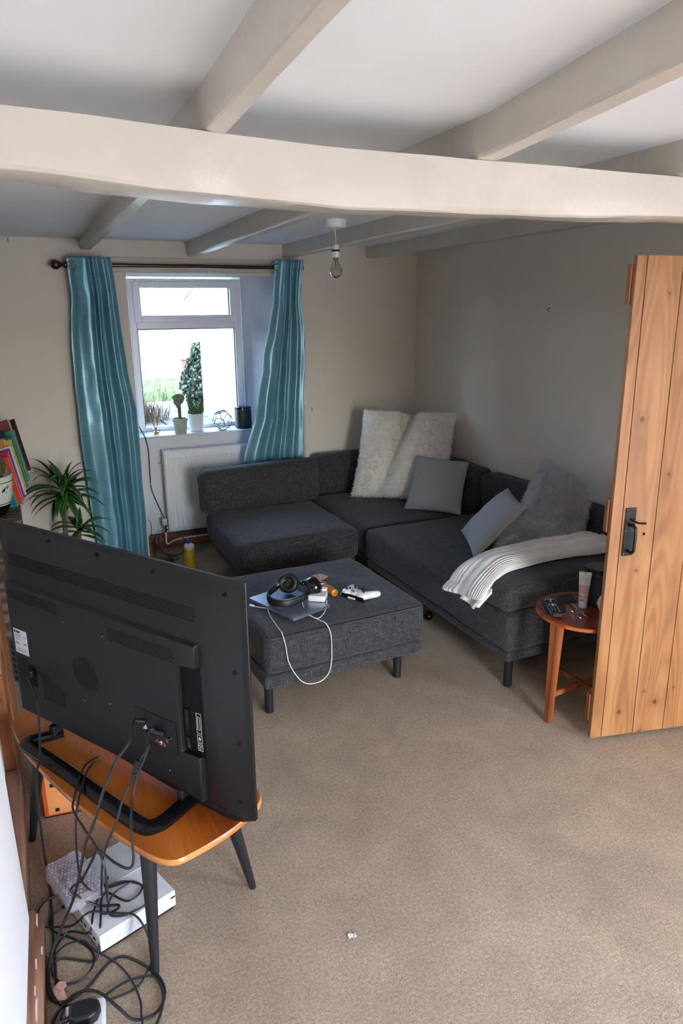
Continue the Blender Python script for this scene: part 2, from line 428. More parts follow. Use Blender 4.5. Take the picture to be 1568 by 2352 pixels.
    def prism(s, poly, z0, z1, scale_top=None):
        n = len(poly)
        vs = [(x, y, z0) for x, y in poly]+[(x, y, z1) for x, y in (scale_top or poly)]
        return s.add(vs, [tuple(range(n-1, -1, -1)), tuple(range(n, 2*n))]+[(i, (i+1) % n, n+(i+1) % n, n+i) for i in range(n)])
    def grid(s, P):           # P: rows of points
        r, c = len(P), len(P[0])
        return s.add([p for row in P for p in row], [(i*c+j, i*c+j+1, (i+1)*c+j+1, (i+1)*c+j) for i in range(r-1) for j in range(c-1)])
    def soft(s, hx, hy, hz, r, n=14, puff=(0, 0, 0), wob=0.0, wscale=5.0, seed=0, fn=None):
        idx = {}; vs = []; fs = []
        t = [-1, -0.985, -0.95]+[(-0.9+1.8*i/(n-1)) for i in range(n)]+[0.95, 0.985, 1]
        H = (hx, hy, hz)
        def axis_t(h):
            rr = min(r/h, 0.9)
            e = [-1, -1+rr*0.25, -1+rr*0.6, -1+rr]
            inner = [(-1+rr)+(2-2*rr)*i/(n-1) for i in range(1, n-1)]
            return e+inner+[1-rr, 1-rr*0.6, 1-rr*0.25, 1]
        T = [axis_t(h) for h in H]
        def vert(p):
            key = tuple(round(x, 6) for x in p)
            if key in idx: return idx[key]
            q = [p[i]*H[i] for i in range(3)]
            inn = [max(-(H[i]-r), min(H[i]-r, q[i])) for i in range(3)]
            d = Vector([q[i]-inn[i] for i in range(3)])
            d = d.normalized()*r if d.length > 1e-9 else d
            o = Vector(inn)+d
            x, y, z = p
            o.x += puff[0]*x*(1-y*y)*(1-z*z); o.y += puff[1]*y*(1-x*x)*(1-z*z); o.z += puff[2]*z*(1-x*x)*(1-y*y)
            if wob:
                nn = mnoise.noise(Vector((o.x*wscale+seed*7.3, o.y*wscale, o.z*wscale)))+0.5*mnoise.noise(Vector((o.x*wscale*2.7, o.y*wscale*2.7+seed, o.z*wscale*2.7)))
                dn = d.normalized() if d.length > 0 else Vector((0, 0, 1))
                o += dn*(nn*wob)
            if fn: o = Vector(fn(o))
            idx[key] = len(vs); vs.append(o); return idx[key]
        for ax in range(3):
            a, b = (ax+1) % 3, (ax+2) % 3
            for sg in (-1, 1):
                for i in range(len(T[a])-1):
                    for j in range(len(T[b])-1):
                        c = []
                        for (u, w2) in ((i, j), (i+1, j), (i+1, j+1), (i, j+1)):
                            p = [0, 0, 0]; p[ax] = sg; p[a] = T[a][u]; p[b] = T[b][w2]; c.append(vert(p))
                        if sg < 0: c.reverse()
                        fs.append(tuple(c))
        return s.add(vs, fs)
    def build(s, name, mat, parent=None, smooth=38, bevel=0.0, kind=None, label=None, solid=0.0, seg=2):
        me = bpy.data.meshes.new(name)
        off = Vector(WL.get(parent.name, (0, 0, 0))) if parent else Vector((0, 0, 0))
        V = [tuple(Vector(p)-off) for p in s.v] if parent else s.v
        me.from_pydata(V, [], s.f); 
        mats = mat if isinstance(mat, (list, tuple)) else [mat]
        for mm in mats: me.materials.append(MATS_get(mm))
        if len(mats) > 1: me.polygons.foreach_set('material_index', s.mi)
        if smooth:
            me.shade_smooth(); me.set_sharp_from_angle(angle=math.radians(smooth))
        me.update()
        o = bpy.data.objects.new(name, me); COL.objects.link(o)
        if parent:
            o.parent = parent; WL[o.name] = tuple(off)
        else: WL[o.name] = (0, 0, 0)
        if bevel:
            bm = o.modifiers.new('edge', 'BEVEL'); bm.width = bevel; bm.segments = seg; bm.limit_method = 'ANGLE'; bm.angle_limit = math.radians(40)
        if solid:
            sm = o.modifiers.new('thick', 'SOLIDIFY'); sm.thickness = solid; sm.offset = 0
        if kind: o['kind'] = kind
        if label: o['label'] = label
        return o
def MATS_get(m): return M[m] if isinstance(m, str) else m
def tag(o, label, cat, group=None, kind=None):
    o['label'] = label; o['category'] = cat
    if group: o['group'] = group
    if kind: o['kind'] = kind
    return o
def thing(name, label, cat, loc=(0, 0, 0), group=None):
    o = bpy.data.objects.new(name, None); COL.objects.link(o); o.location = loc; o.empty_display_size = 0.05
    WL[o.name] = tuple(loc)
    return tag(o, label, cat, group)
def struct(o, label, cat): return tag(o, label, cat, None, 'structure')

# ================================================================== the room
XR, YW, ZC = 2.84, 4.87, 2.095       # right wall, window wall, ceiling
mb = MB().box(-1.6, XR+0.1, -2.0, 5.10, -0.10, 0.0)
struct(mb.build('floor', 'carpet', smooth=0), 'beige short pile carpet covering the whole floor', 'floor')
mb = MB().box(-1.6, XR+0.1, -2.0, YW+0.05, ZC, ZC+0.1)
struct(mb.build('ceiling', 'ceiling', smooth=0), 'white painted ceiling between the cream joists', 'ceiling')

mb = MB().box(-1.72, XR+0.12, -2.0, 5.55, ZC+0.1, 5.3)  # unseen mass added so its shadow covers the near garden
struct(mb.build('wall_shade_block', 'wall_white', smooth=0), 'unseen block added above the ceiling to shade the near garden', 'wall')

# window wall with a splayed recess that reaches the floor
RX0, RX1 = 0.73, 1.90                 # recess mouth in the wall face
BX0, BX1 = 0.785, 1.60                # recess back
ZL = 1.900                            # underside of the lintel
YB, YG, ZS = 5.05, 5.27, 0.824        # apron below the sill, window plane, sill height
mb = MB()
mb.box(-1.6, RX0, YW, 5.55, 0, ZC).box(RX1, XR+0.1, YW, 5.55, 0, ZC).box(RX0, RX1, YW, 5.55, ZL, ZC)
struct(mb.build('wall_front', 'wall', smooth=0), 'beige painted wall that holds the window', 'wall')
mb = MB()
# left and right splays, apron, soffit
mb.add([(RX0, YW, 0), (BX0, YB+0.5, 0), (BX0, YB+0.5, ZL), (RX0, YW, ZL), (RX0, 5.55, 0), (RX0, 5.55, ZL)], [(0, 1, 2, 3), (0, 3, 5, 4), (1, 4, 5, 2), (0, 4, 1), (3, 2, 5)])
mb.add([(RX1, YW, 0), (BX1, YG+0.02, 0), (BX1, YG+0.02, ZL), (RX1, YW, ZL), (BX1, 5.55, 0), (BX1, 5.55, ZL), (RX1, 5.55, 0), (RX1, 5.55, ZL)],
       [(1, 0, 3, 2), (4, 1, 2, 5), (6, 4, 5, 7), (0, 6, 7, 3), (0, 1, 4, 6), (3, 7, 5, 2)])
mb.box(BX0-0.06, BX1+0.12, YB, 5.50, 0, ZS-0.012)
struct(mb.build('wall_recess', 'reveal', smooth=0), 'white splayed window recess above and beside the radiator', 'wall')
mb = MB().box(BX0-0.03, BX1+0.16, YB-0.005, YG+0.03, ZS-0.012, ZS)
struct(mb.build('trim_1', 'reveal', smooth=0, bevel=0.004), 'white window sill board carrying pots and speaker', 'window sill')
mb = MB().box(0.40, 1.915, YW-0.018, YW+0.02, ZL+0.005, 1.992)
struct(mb.build('trim_2', 'lintel', smooth=0, bevel=0.004), 'cream painted lintel board above the curtain rod', 'lintel')
mb = MB().box(1.902, 1.918, YW-0.012, YW+0.01, 0.1, 1.0)
struct(mb.build('trim_3', 'lintel', smooth=0, bevel=0.002), 'thin cream casing strip right of the right curtain', 'casing')

# right wall, rear wall, left wall
mb = MB().box(XR, XR+0.12, -0.2, 5.55, 0, ZC).box(XR, XR+0.12, -2.0, -1.0, 0, ZC).box(XR, XR+0.12, -1.0, -0.2, 0, 0.06).box(XR, XR+0.12, -1.0, -0.2, 1.90, ZC)  # unseen gap added behind the viewpoint to light the left side
struct(mb.build('wall_right', 'wall', smooth=0), 'plain beige wall behind the corner sofa', 'wall')
mb = MB().box(-1.6, 0.75, -2.0, -1.85, 0, ZC).box(1.75, XR, -2.0, -1.85, 0, ZC).box(0.75, 1.75, -2.0, -1.85, 0, 0.06).box(0.75, 1.75, -2.0, -1.85, 1.90, ZC)  # unseen opening added here to bring daylight in from behind
struct(mb.build('wall_rear', 'wall', smooth=0), 'beige wall with an added daylight opening behind the viewpoint', 'wall')
mb = MB().box(-1.72, -1.6, -2.0, 5.55, 0, ZC)
mb.box(-1.6, -0.185, 1.72, 3.35, 0, ZC)
struct(mb.build('wall_left', 'wall_white', smooth=0), 'uneven grey white plaster wall behind the television', 'wall')
# the nearer, whiter piece of wall with a leaning free edge
mb = MB()
pts = [(0.45, 0.0), (1.76, 0.0), (1.765, 0.11), (1.735, 0.49), (1.72, 0.9), (1.72, ZC), (0.45, ZC)]
WX = lambda y: -0.1325-(1.79-y)*0.047
mb.add([(WX(y), y, z) for y, z in pts]+[(-0.42, y, z) for y, z in pts], [tuple(range(len(pts)-1, -1, -1)), tuple(range(len(pts), 2*len(pts)))]+[(i, (i+1) % len(pts), len(pts)+(i+1) % len(pts), len(pts)+i) for i in range(len(pts))])
struct(mb.build('wall_left_near', 'wall_white', smooth=0), 'bright white plaster wall at the left edge, nearest the cables', 'wall')

# skirtings
mb = MB()
prof = [(-0.142, 0), (-0.104, 0), (-0.104, 0.062), (-0.112, 0.075), (-0.124, 0.098), (-0.142, 0.10)]
prof = [(x+0.0015, z) for x, z in prof]
mb.add([(x-1.34*0.040, 0.45, z) for x, z in prof]+[(x, 1.792, z) for x, z in prof], [tuple(range(5, -1, -1)), tuple(range(6, 12))]+[(i, (i+1) % 6, 6+(i+1) % 6, 6+i) for i in range(6)])
sk = struct(mb.build('baseboard_left', 'skirt', smooth=0), 'short brown wooden skirting with chipped paint beside the power strip', 'skirting')
mb = MB()
for (y, z, l, h) in ((1.74, 0.083, 0.05, 0.010), (1.60, 0.086, 0.035, 0.006), (1.45, 0.084, 0.07, 0.008), (1.52, 0.090, 0.03, 0.005), (1.66, 0.066, 0.03, 0.005), (1.40, 0.088, 0.04, 0.005)):
    x = -0.112-(z-0.075)*0.5 if z > 0.075 else -0.1035-(z-0.062)*0.6
    x = x+0.0016-(1.79-y)*0.040; h = h*0.6
    mb.add([(x+0.0012, y, z), (x+0.0012+l*0.04, y+l, z+0.001), (x-0.0025+l*0.04, y+l*0.85, z+h), (x-0.0025, y+l*0.2, z+h*0.8)], [(0, 1, 2, 3)])
mb.build('paint_chip', 'paint_rest', sk, smooth=0, kind='stuff', label='white paint remains')
mb = MB()
mb.box(-0.20, -0.135, 1.792, 2.42, 0, 0.145)
struct(mb.build('baseboard_left_far', 'skirt', smooth=0, bevel=0.006), 'brown wooden skirting along the wall under the coffee table end', 'skirting')
mb = MB().box(BX0-0.01, BX1+0.1, YB-0.022, YB+0.01, 0, 0.115)
struct(mb.build('baseboard_front', 'skirt_dark', smooth=0, bevel=0.003), 'dark brown skirting below the radiator', 'skirting')
mb = MB()
a, b2 = Vector((RX0, YW, 0)), Vector((BX0, YB, 0)); d = (b2-a).normalized(); nn = Vector((d.y, -d.x, 0))
for z0, z1 in ((0, 0.115),):
    q = [a-nn*0.005, b2-nn*0.005, b2+nn*0.02, a+nn*0.02]
    mb.add([(p.x, p.y, z0) for p in q]+[(p.x, p.y, z1) for p in q], [(3, 2, 1, 0), (4, 5, 6, 7), (0, 1, 5, 4), (1, 2, 6, 5), (2, 3, 7, 6), (3, 0, 4, 7)])
struct(mb.build('baseboard_recess', 'skirt_dark', smooth=0), 'brown skirting on the left side of the window recess', 'skirting')

# pine boards on the wall behind the television
t = thing('trim_4', 'pine boards fixed upright on the wall behind the television', 'panelling', (-0.16, 2.43, 0)); t['kind'] = 'structure'
MB().box(-0.185, -0.150, 2.425, 2.62, 0, 0.50).build('board', 'pine_red', t, 0, 0.004)
MB().box(-0.185, -0.152, 2.425, 2.62, 0.505, 1.35).build('board', 'pine_raw', t, 0, 0.004)
MB().box(-0.185, -0.146, 2.625, 2.98, 0, 1.35).build('board', 'pine_red', t, 0, 0.004)

# beam and joists (hand hewn, painted cream)
def hewn(x0, x1, ya, yb, za, zb, amp, n=60, seed=0, r=0.012):
    """a rough beam along x from (x0, ya..yb, za..zb), rounded lower edges"""
    mb = MB(); rows = []
    for i in range(n+1):
        t = i/n; x = x0+(x1-x0)*t
        def nz(k): return amp*(mnoise.noise(Vector((x*2.2+seed, k*3.1, seed)))+0.45*mnoise.noise(Vector((x*7.5, k*5.7, seed+3))))
        zb_ = zb(x) if callable(zb) else zb
        za_ = za(x) if callable(za) else za
        ya_ = ya(x) if callable(ya) else ya; yb_ = yb(x) if callable(yb) else yb
        e = 0.012
        rows.append([(x, ya_+nz(1)*0.5, zb_+nz(2)*0.4), (x, ya_+nz(3)*0.4, (za_+zb_)/2), (x, ya_+nz(4)*0.5, za_+e+nz(5)*0.5), (x, ya_+e*0.35+nz(6)*0.4, za_+e*0.3+nz(5)*0.7),
                     (x, ya_+e+nz(7)*0.4, za_+nz(5)), (x, yb_-e+nz(8)*0.4, za_+nz(9)), (x, yb_-e*0.3, za_+e*0.3+nz(9)*0.7), (x, yb_+nz(10)*0.4, za_+e+nz(9)*0.5), (x, yb_+nz(11)*0.4, zb_+nz(2)*0.4)])
    rows = [r_+[r_[0]] for r_ in rows]
    mb.grid(rows); c = len(rows[0])
    mb.add(rows[0][:-1], [tuple(range(c-1))]); mb.add(rows[-1][:-1], [tuple(range(c-2, -1, -1))])
    return mb
def lerp_tab(tab):
    def f(x):
        for (xa, a), (xb, b) in zip(tab, tab[1:]):
            if x <= xb: 
                return a+(b-a)*max(0, (x-xa))/(xb-xa)
        return tab[-1][1]
    return f
bz = lerp_tab([(-0.5, 1.905), (0.03, 1.905), (0.30, 1.893), (0.70, 1.888), (1.1, 1.890), (1.75, 1.903), (3, 1.905)])
by = lerp_tab([(-0.5, 1.455), (0.04, 1.475), (0.40, 1.53), (0.72, 1.556), (1.7, 1.530), (3, 1.50)])
bt = lerp_tab([(-0.5, 2.008), (0.03, 2.010), (0.7, 2.008), (1.7, 2.006), (3, 2.005)])
mb = hewn(-0.5, XR+0.05, by, lambda x: by(x)+0.125, bz, bt, 0.0065, 110, 2)
struct(mb.build('ceiling_beam', 'beam', smooth=24), 'thick cream painted main beam crossing the whole room', 'beam')
def joist(x_far, x_beam, x_near, w_far, w_near, zb_far, label, seed, y1=YW+0.02, y0=-0.9):
    """a joist from the window wall over the main beam and on to the viewer"""
    mb = MB(); rows = []; n = 70
    for i in range(n+1):
        t = i/n; y = y1+(y0-y1)*t
        if y > 1.5: k = (y1-y)/(y1-1.5); x = x_far+(x_beam-x_far)*k
        else: k = (1.5-y)/(1.5-0.85); x = x_beam+(x_near-x_beam)*k
        wd = w_far+(w_near-w_far)*max(0, min(1, (y1-y)/(y1-1.0)))
        zb = zb_far+(2.009-zb_far)*max(0, min(1, (y1-y)/(y1-1.6)))
        def nz(q): return 0.0045*(mnoise.noise(Vector((y*1.6+seed, q*3.3, seed)))+0.35*mnoise.noise(Vector((y*9, q*3, seed))))
        e = 0.006
        zt = ZC+0.01
        rows.append([(x-wd/2+nz(0), y, zt), (x-wd/2+nz(1), y, zb+e*1.4+nz(2)), (x-wd/2+e*0.6+nz(1)*0.5, y, zb+e*0.4+nz(2)), (x-wd/2+e*1.4, y, zb+nz(2)), (x+wd/2-e, y, zb+nz(3)), (x+wd/2+nz(4), y, zb+e+nz(3)), (x+wd/2+nz(5), y, zt)])
    mb.grid([list(reversed(r_)) for r_ in rows])
    return struct(mb.build('ceiling_joist', 'beam', smooth=16), label, 'joist')
joist(0.505, 0.425, 0.388, 0.062, 0.045, 2.030, 'cream ceiling joist above the left curtain', 1)
joist(1.155, 1.085, 0.955, 0.058, 0.060, 2.005, 'cream ceiling joist above the middle of the window', 2)
joist(1.81, 1.72, 1.60, 0.055, 0.055, 2.008, 'cream ceiling joist above the right curtain beside the bulb', 3)
joist(2.455, 2.345, 2.21, 0.08, 0.07, 2.018, 'cream ceiling joist nearest the right wall', 4)

# ------------------------------------------------------------------ window
t = thing('window_1', 'white plastic window with a small top light, plants on its sill', 'window', (1.18, YG, ZS)); t['kind'] = 'structure'
X0, X1, Z0, Z1 = 0.792, 1.592, ZS, 1.885
ZT0, ZT1 = 1.545, 1.600     # transom
mb = MB()
mb.box(X0, X0+0.045, YG, YG+0.06, Z0, Z1).box(X1-0.055, X1, YG, YG+0.06, Z0, Z1).box(X0+0.045, X1-0.055, YG, YG+0.06, Z1-0.04, Z1).box(X0+0.045, X1-0.055, YG, YG+0.06, Z0, Z0+0.03).box(X0+0.045, X1-0.055, YG, YG+0.06, ZT0, ZT1)
mb.build('window_frame', 'upvc', t, 0, 0.006)
s0, s1, q0, q1 = X0+0.03, X1-0.035, ZT1-0.012, Z1-0.018
mb = MB()
mb.box(s0, s0+0.05, YG-0.016, YG+0.03, q0, q1).box(s1-0.05, s1, YG-0.016, YG+0.03, q0, q1).box(s0+0.05, s1-0.05, YG-0.016, YG+0.03, q1-0.045, q1).box(s0+0.05, s1-0.05, YG-0.016, YG+0.03, q0, q0+0.05)
sash = mb.build('top_sash', 'upvc', t, 0, 0.006)
mb = MB(); mb.box(1.12, 1.25, YG-0.022, YG-0.016, q0+0.016, q0+0.032); mb.box(1.155, 1.30, YG-0.040, YG-0.028, q0+0.018, q0+0.030); mb.cyl((1.165, YG-0.016, q0+0.024), (1.165, YG-0.034, q0+0.024), 0.006)
mb.build('sash_handle', 'upvc', sash, 35, 0.002)
mb = MB(); gx0, gx1 = X0+0.045, X1-0.055
for (a, b, c, d) in ((gx0, gx0+0.006, Z0+0.03, ZT0), (gx1-0.006, gx1, Z0+0.03, ZT0), (gx0, gx1, ZT0-0.006, ZT0), (s0+0.05, s0+0.056, q0+0.05, q1-0.045), (s1-0.056, s1-0.05, q0+0.05, q1-0.045)):
    mb.box(a, b, YG+0.012, YG+0.02, c, d)
mb.build('glazing_seal', 'seal', t, 0)
MB().box(gx0, gx1, YG+0.018, YG+0.024, Z0+0.03, ZT0).build('pane', 'glass', t, 0)
MB().box(s0+0.05, s1-0.05, YG+0.006, YG+0.012, q0+0.05, q1-0.045).build('pane', 'glass', sash, 0)

# ------------------------------------------------------------------ door (pine, ledged, standing open)
D0 = Vector((1.914, 1.854, 0.022)); DE = Vector((0.9733, -0.2294, 0)); DN = Vector((-0.2294, -0.9733, 0))
t = thing('door_1', 'open pine plank door with black iron latch, right edge of the room', 'door', tuple(D0)); t['kind'] = 'structure'
def dbox(mb, u0, u1, n0, n1, z0, z1, u0b=None, u1b=None):
    u0b = u0 if u0b is None else u0b; u1b = u1 if u1b is None else u1b
    P = []
    for z, (a, b) in ((z0, (u0b, u1b)), (z1, (u0, u1))):
        for u, n in ((a, n1), (b, n1), (b, n0), (a, n0)):
            q = D0+DE*u+DN*n; P.append((q.x, q.y, z))
    mb.add(P, [(3, 2, 1, 0), (4, 5, 6, 7), (0, 1, 5, 4), (1, 2, 6, 5), (2, 3, 7, 6), (3, 0, 4, 7)]); return mb
ZD = 1.832
planks = [(0.0, 0.0365, 0.0, 0.0465), (0.039, 0.171, 0.049, 0.1835), (0.1735, 0.309, 0.186, 0.3185), (0.3115, 0.44, 0.321, 0.45), (0.4425, 0.57, 0.4525, 0.58), (0.5725, 0.70, 0.5825, 0.71), (0.7025, 0.82, 0.7125, 0.83)]
for (a, b, ab, bb) in planks:
    dbox(MB(), a, b, -0.020, 0.0, D0.z, ZD, ab, bb).build('plank', 'pine', t, 0, 0.0016)
for z0, z1 in ((1.678, 1.806), (0.872, 0.998), (0.088, 0.206)):
    dbox(MB(), -0.006, 0.80, -0.044, -0.0205, z0, z1).build('ledge', 'pine_red', t, 0, 0.004)
pl = dbox(MB(), 0.0525, 0.0955, 0.0005, 0.004, 0.785, 0.968).build('latch_plate', 'iron', t, 0, 0.001)
def dp(u, n, z): q = D0+DE*u+DN*n; return (q.x, q.y, z)
MB().tube([dp(0.072, 0.003, 0.902), dp(0.073, 0.022, 0.908), dp(0.074, 0.038, 0.900), dp(0.075, 0.041, 0.88), dp(0.075, 0.041, 0.835), dp(0.075, 0.038, 0.812), dp(0.074, 0.022, 0.803), dp(0.074, 0.003, 0.806)], 0.0052, 8).build('pull_handle', 'iron', pl)
mb = MB().tube([dp(0.074, 0.003, 0.925), dp(0.078, 0.018, 0.922), dp(0.088, 0.03, 0.918), dp(0.100, 0.036, 0.917)], 0.004, 6); mb.sphere(dp(0.107, 0.037, 0.917), 0.010, 10, (1.2, 1.0, 0.4))
mb.build('thumb_latch', 'iron', pl)
mb = MB()
for u, z in ((0.058, 0.962), (0.090, 0.962), (0.058, 0.880), (0.090, 0.880), (0.058, 0.792), (0.090, 0.800)): mb.sphere(dp(u, 0.004, z), 0.0035, 8)
mb.build('screw', 'screw', pl, kind='stuff')
MB().cyl(dp(0.137, 0.0006, 0.864), dp(0.137, -0.004, 0.864), 0.0055).build('keyhole', 'tv_dark', t)

# ------------------------------------------------------------------ small marks on the walls
def hook(name, p, label, d):
    mb = MB(); p = Vector(p); d = Vector(d)
    mb.cyl(p, p+d*0.012, 0.0035, n=8); mb.tube([p+d*0.010, p+d*0.018+Vector((0, 0, -0.004)), p+d*0.016+Vector((0, 0, -0.014)), p+d*0.006+Vector((0.002, 0, -0.018))], 0.002, 6)
    return tag(mb.build(name, 'brass'), label, 'hook')
hook('wall_hook', (1.972, YW, 0.972), 'tiny brass hook in the wall right of the right curtain', (0, -1, 0))
hook('wall_hook', (XR, 3.364, 1.664), 'tiny metal hook high on the bare right wall', (-1, 0, 0))
hook('wall_hook', (0.385, YW, 0.992), 'small dark hook at the left edge of the left curtain', (0, -1, 0))
hook('wall_hook', (0.076, YW, 2.085), 'small hook where ceiling meets the window wall, far left', (0, -1, 0))

# ------------------------------------------------------------------ pendant light
LX, LY = 1.548, 3.459
t = thing('pendant_light', 'bare clear light bulb hanging from a white ceiling rose', 'ceiling light', (LX, LY, ZC))
MB().at((LX, LY, 0)).lathe([(0.0, 2.050), (0.030, 2.052), (0.050, 2.058), (0.054, 2.064), (0.055, ZC)], 28).build('ceiling_rose', 'white_plastic', t)
MB().tube([(LX-0.004, LY, 2.052), (LX, LY, 2.02), (LX+0.001, LY, 1.978)], 0.0028, 8).build('flex', 'ivory', t)
mb = MB().at((LX+0.001, LY, 0)).lathe([(0.006, 1.978), (0.0165, 1.976), (0.018, 1.972), (0.018, 1.953)], 20).build('lamp_holder', 'white_plastic', t)
MB().at((LX+0.001, LY, 0)).lathe([(0.0205, 1.955), (0.0215, 1.953), (0.0215, 1.948), (0.0205, 1.946)], 20).build('black_ring', 'black_rubber', t)
MB().at((LX+0.001, LY, 0)).lathe([(0.019, 1.947), (0.0195, 1.944), (0.0195, 1.922), (0.017, 1.918)], 20).build('lamp_skirt', 'white_plastic', t)
MB().at((LX+0.001, LY, 0)).lathe([(0.0135, 1.920), (0.0135, 1.910), (0.010, 1.906)], 20).build('bulb_cap', 'brass', t)
bl_ = MB().at((LX+0.001, LY, 0)).lathe([(0.012, 1.912), (0.014, 1.900), (0.021, 1.885), (0.029, 1.868), (0.0315, 1.852), (0.029, 1.836), (0.020, 1.825), (0.008, 1.820), (0.0, 1.8195)], 28).build('bulb', 'bulb', t)
mb = MB(); mb.cyl((LX, LY, 1.908), (LX, LY, 1.872), 0.004, 0.003, 8); mb.tube([(LX-0.012, LY, 1.862), (LX-0.006, LY, 1.868), (LX, LY, 1.862), (LX+0.006, LY, 1.868), (LX+0.012, LY, 1.862)], 0.0006, 4)
mb.tube([(LX-0.003, LY, 1.874), (LX-0.012, LY, 1.862)], 0.0005, 4, smooth=False); mb.tube([(LX+0.003, LY, 1.874), (LX+0.012, LY, 1.862)], 0.0005, 4, smooth=False)
mb.build('filament', 'screw', bl_)

# ------------------------------------------------------------------ curtain rod and curtains
YC = 4.785
t = thing('curtain_rod', 'dark brown wooden curtain rod with a turned knob at its left end', 'curtain rod', (1.1, YC, 1.94))
MB().cyl((0.385, YC, 1.939), (1.885, YC, 1.942), 0.0125, n=18).build('pole', 'dark_wood', t)
mb = MB(); mb.m = Matrix.Translation((0.385, YC, 1.939)) @ Matrix.Rotation(-PI/2, 4, 'Y')
mb.lathe([(0.012, -0.005), (0.016, 0.0), (0.022, 0.010), (0.022, 0.018), (0.014, 0.026), (0.011, 0.033), (0.016, 0.042), (0.027, 0.056), (0.030, 0.070), (0.027, 0.084), (0.016, 0.094), (0.0, 0.097)], 24)
mb.build('finial', 'dark_wood', t)
mb = MB(); mb.m = Matrix.Translation((1.885, YC, 1.942)) @ Matrix.Rotation(PI/2, 4, 'Y')
mb.lathe([(0.0125, -0.004), (0.018, 0.0), (0.018, 0.008), (0.010, 0.016), (0.0, 0.018)], 20); mb.build('end_cap', 'dark_wood', t)
for x in (0.412, 1.868):
    mb = MB().box(x-0.008, x+0.008, YC+0.008, YW+0.001, 1.930, 1.950); mb.box(x-0.014, x+0.014, YW-0.008, YW+0.0005, 1.91, 1.97); mb.build('bracket', 'dark_wood', t, 0, 0.002)
def tab(tbl):
    zs = [a for a, _ in tbl]
    def f(z):
        if z >= zs[0]: return tbl[0][1]
        for (za, a), (zb, b) in zip(tbl, tbl[1:]):
            if z >= zb: return a+(b-a)*(za-z)/(za-zb)
        return tbl[-1][1]
    return f
def fold_fn(tbl):
    def f(u):
        u = max(0.0, min(1.0, u))
        for (ua, a), (ub, b) in zip(tbl, tbl[1:]):
            if u <= ub:
                k = (u-ua)/(ub-ua); k = (1-math.cos(PI*k))/2; return a+(b-a)*k
        return tbl[-1][1]
    return f
def curtain(name, label, left, right, ztop, zbot, folds, amp, seed):
    lf, rf, ff = tab(left), tab(right), fold_fn(folds)
    rows = []; nz_, nu = 110, 170
    for i in range(nz_+1):
        z = ztop+(zbot-ztop)*i/nz_
        k = (ztop-z)/(ztop-zbot)
        row = []
        for j in range(nu+1):
            u = j/nu
            uw = u+0.045*mnoise.noise(Vector((u*2.2, z*1.3, seed)))*min(1, k*4)*math.sin(PI*u)
            a = amp*(0.8+0.4*k)
            y = YC-0.042*max(0.0, 1-k*7)-a*ff(uw)*(1-0.35*max(0.0, 1-k*7))
            y += 0.009*mnoise.noise(Vector((u*3.5+seed, z*2.6, 1)))+0.002*mnoise.noise(Vector((u*5+seed, z*5-u*4, 4)))
            y += 0.006*max(0, mnoise.noise(Vector((u*5-z*4, z*5+u*3, seed+8))))
            x = lf(z)+(rf(z)-lf(z))*u + 0.004*mnoise.noise(Vector((u*3, z*4+seed, 7)))
            row.append((x, y, z))
        rows.append(row)
    mb = MB().grid(rows)
    o = mb.build(name, 'satin', smooth=180, solid=0.0025)
    return tag(o, label, 'curtain')
cl = curtain('curtain', 'shiny teal satin curtain hanging left of the window to the floor',
        [(1.985, 0.378), (1.75, 0.385), (1.45, 0.358), (1.20, 0.352), (1.05, 0.352), (0.85, 0.352), (0.65, 0.362), (0.45, 0.366), (0.2, 0.385), (0.01, 0.39)],
        [(1.985, 0.632), (1.80, 0.650), (1.55, 0.662), (1.30, 0.682), (1.05, 0.712), (0.80, 0.712), (0.4, 0.712), (0.01, 0.705)],
        1.985, 0.012, [(0, -0.3), (0.16, 0.35), (0.40, 0.8), (0.505, -0.9), (0.575, 0.9), (0.66, -0.8), (0.80, 0.85), (0.90, -0.6), (1, 0.2)], 0.026, 1.3)
for nm, x in (('eyelet', 0.408),):
    mb = MB(); mb.m = Matrix.Translation((x, YC-0.036, 1.939)) @ Matrix.Rotation(PI/2, 4, 'X')
    mb.tube([(0.0225*math.cos(a), 0.0225*math.sin(a), 0) for a in [2*PI*i/16 for i in range(16)]], 0.0045, 6, 1, True)
    mb.build(nm, 'brass', cl, label='brass ring')
cr = curtain('curtain', 'shiny teal satin curtain right of the window, tucked behind the sofa back',
        [(1.988, 1.684), (1.86, 1.682), (1.70, 1.672), (1.55, 1.640), (1.42, 1.600), (1.25, 1.575), (1.05, 1.532), (0.92, 1.512), (0.85, 1.485), (0.70, 1.430), (0.60, 1.405), (0.3, 1.39)],
        [(1.988, 1.886), (1.85, 1.878), (1.70, 1.878), (1.58, 1.890), (1.48, 1.898), (1.30, 1.898), (1.1, 1.880), (0.85, 1.872), (0.60, 1.862), (0.3, 1.86)],
        1.988, 0.30, [(0, -0.4), (0.20, 0.7), (0.36, 0.3), (0.47, -0.9), (0.56, 0.9), (0.66, -0.8), (0.80, 0.8), (0.90, -0.2), (1, 0.1)], 0.026, 4.2)
mb = MB(); mb.m = Matrix.Translation((1.700, YC-0.030, 1.941)) @ Matrix.Rotation(PI/2, 4, 'X')
mb.tube([(0.0225*math.cos(a), 0.0225*math.sin(a), 0) for a in [2*PI*i/16 for i in range(16)]], 0.0045, 6, 1, True)
mb.build('eyelet', 'brass', cr, label='brass ring')

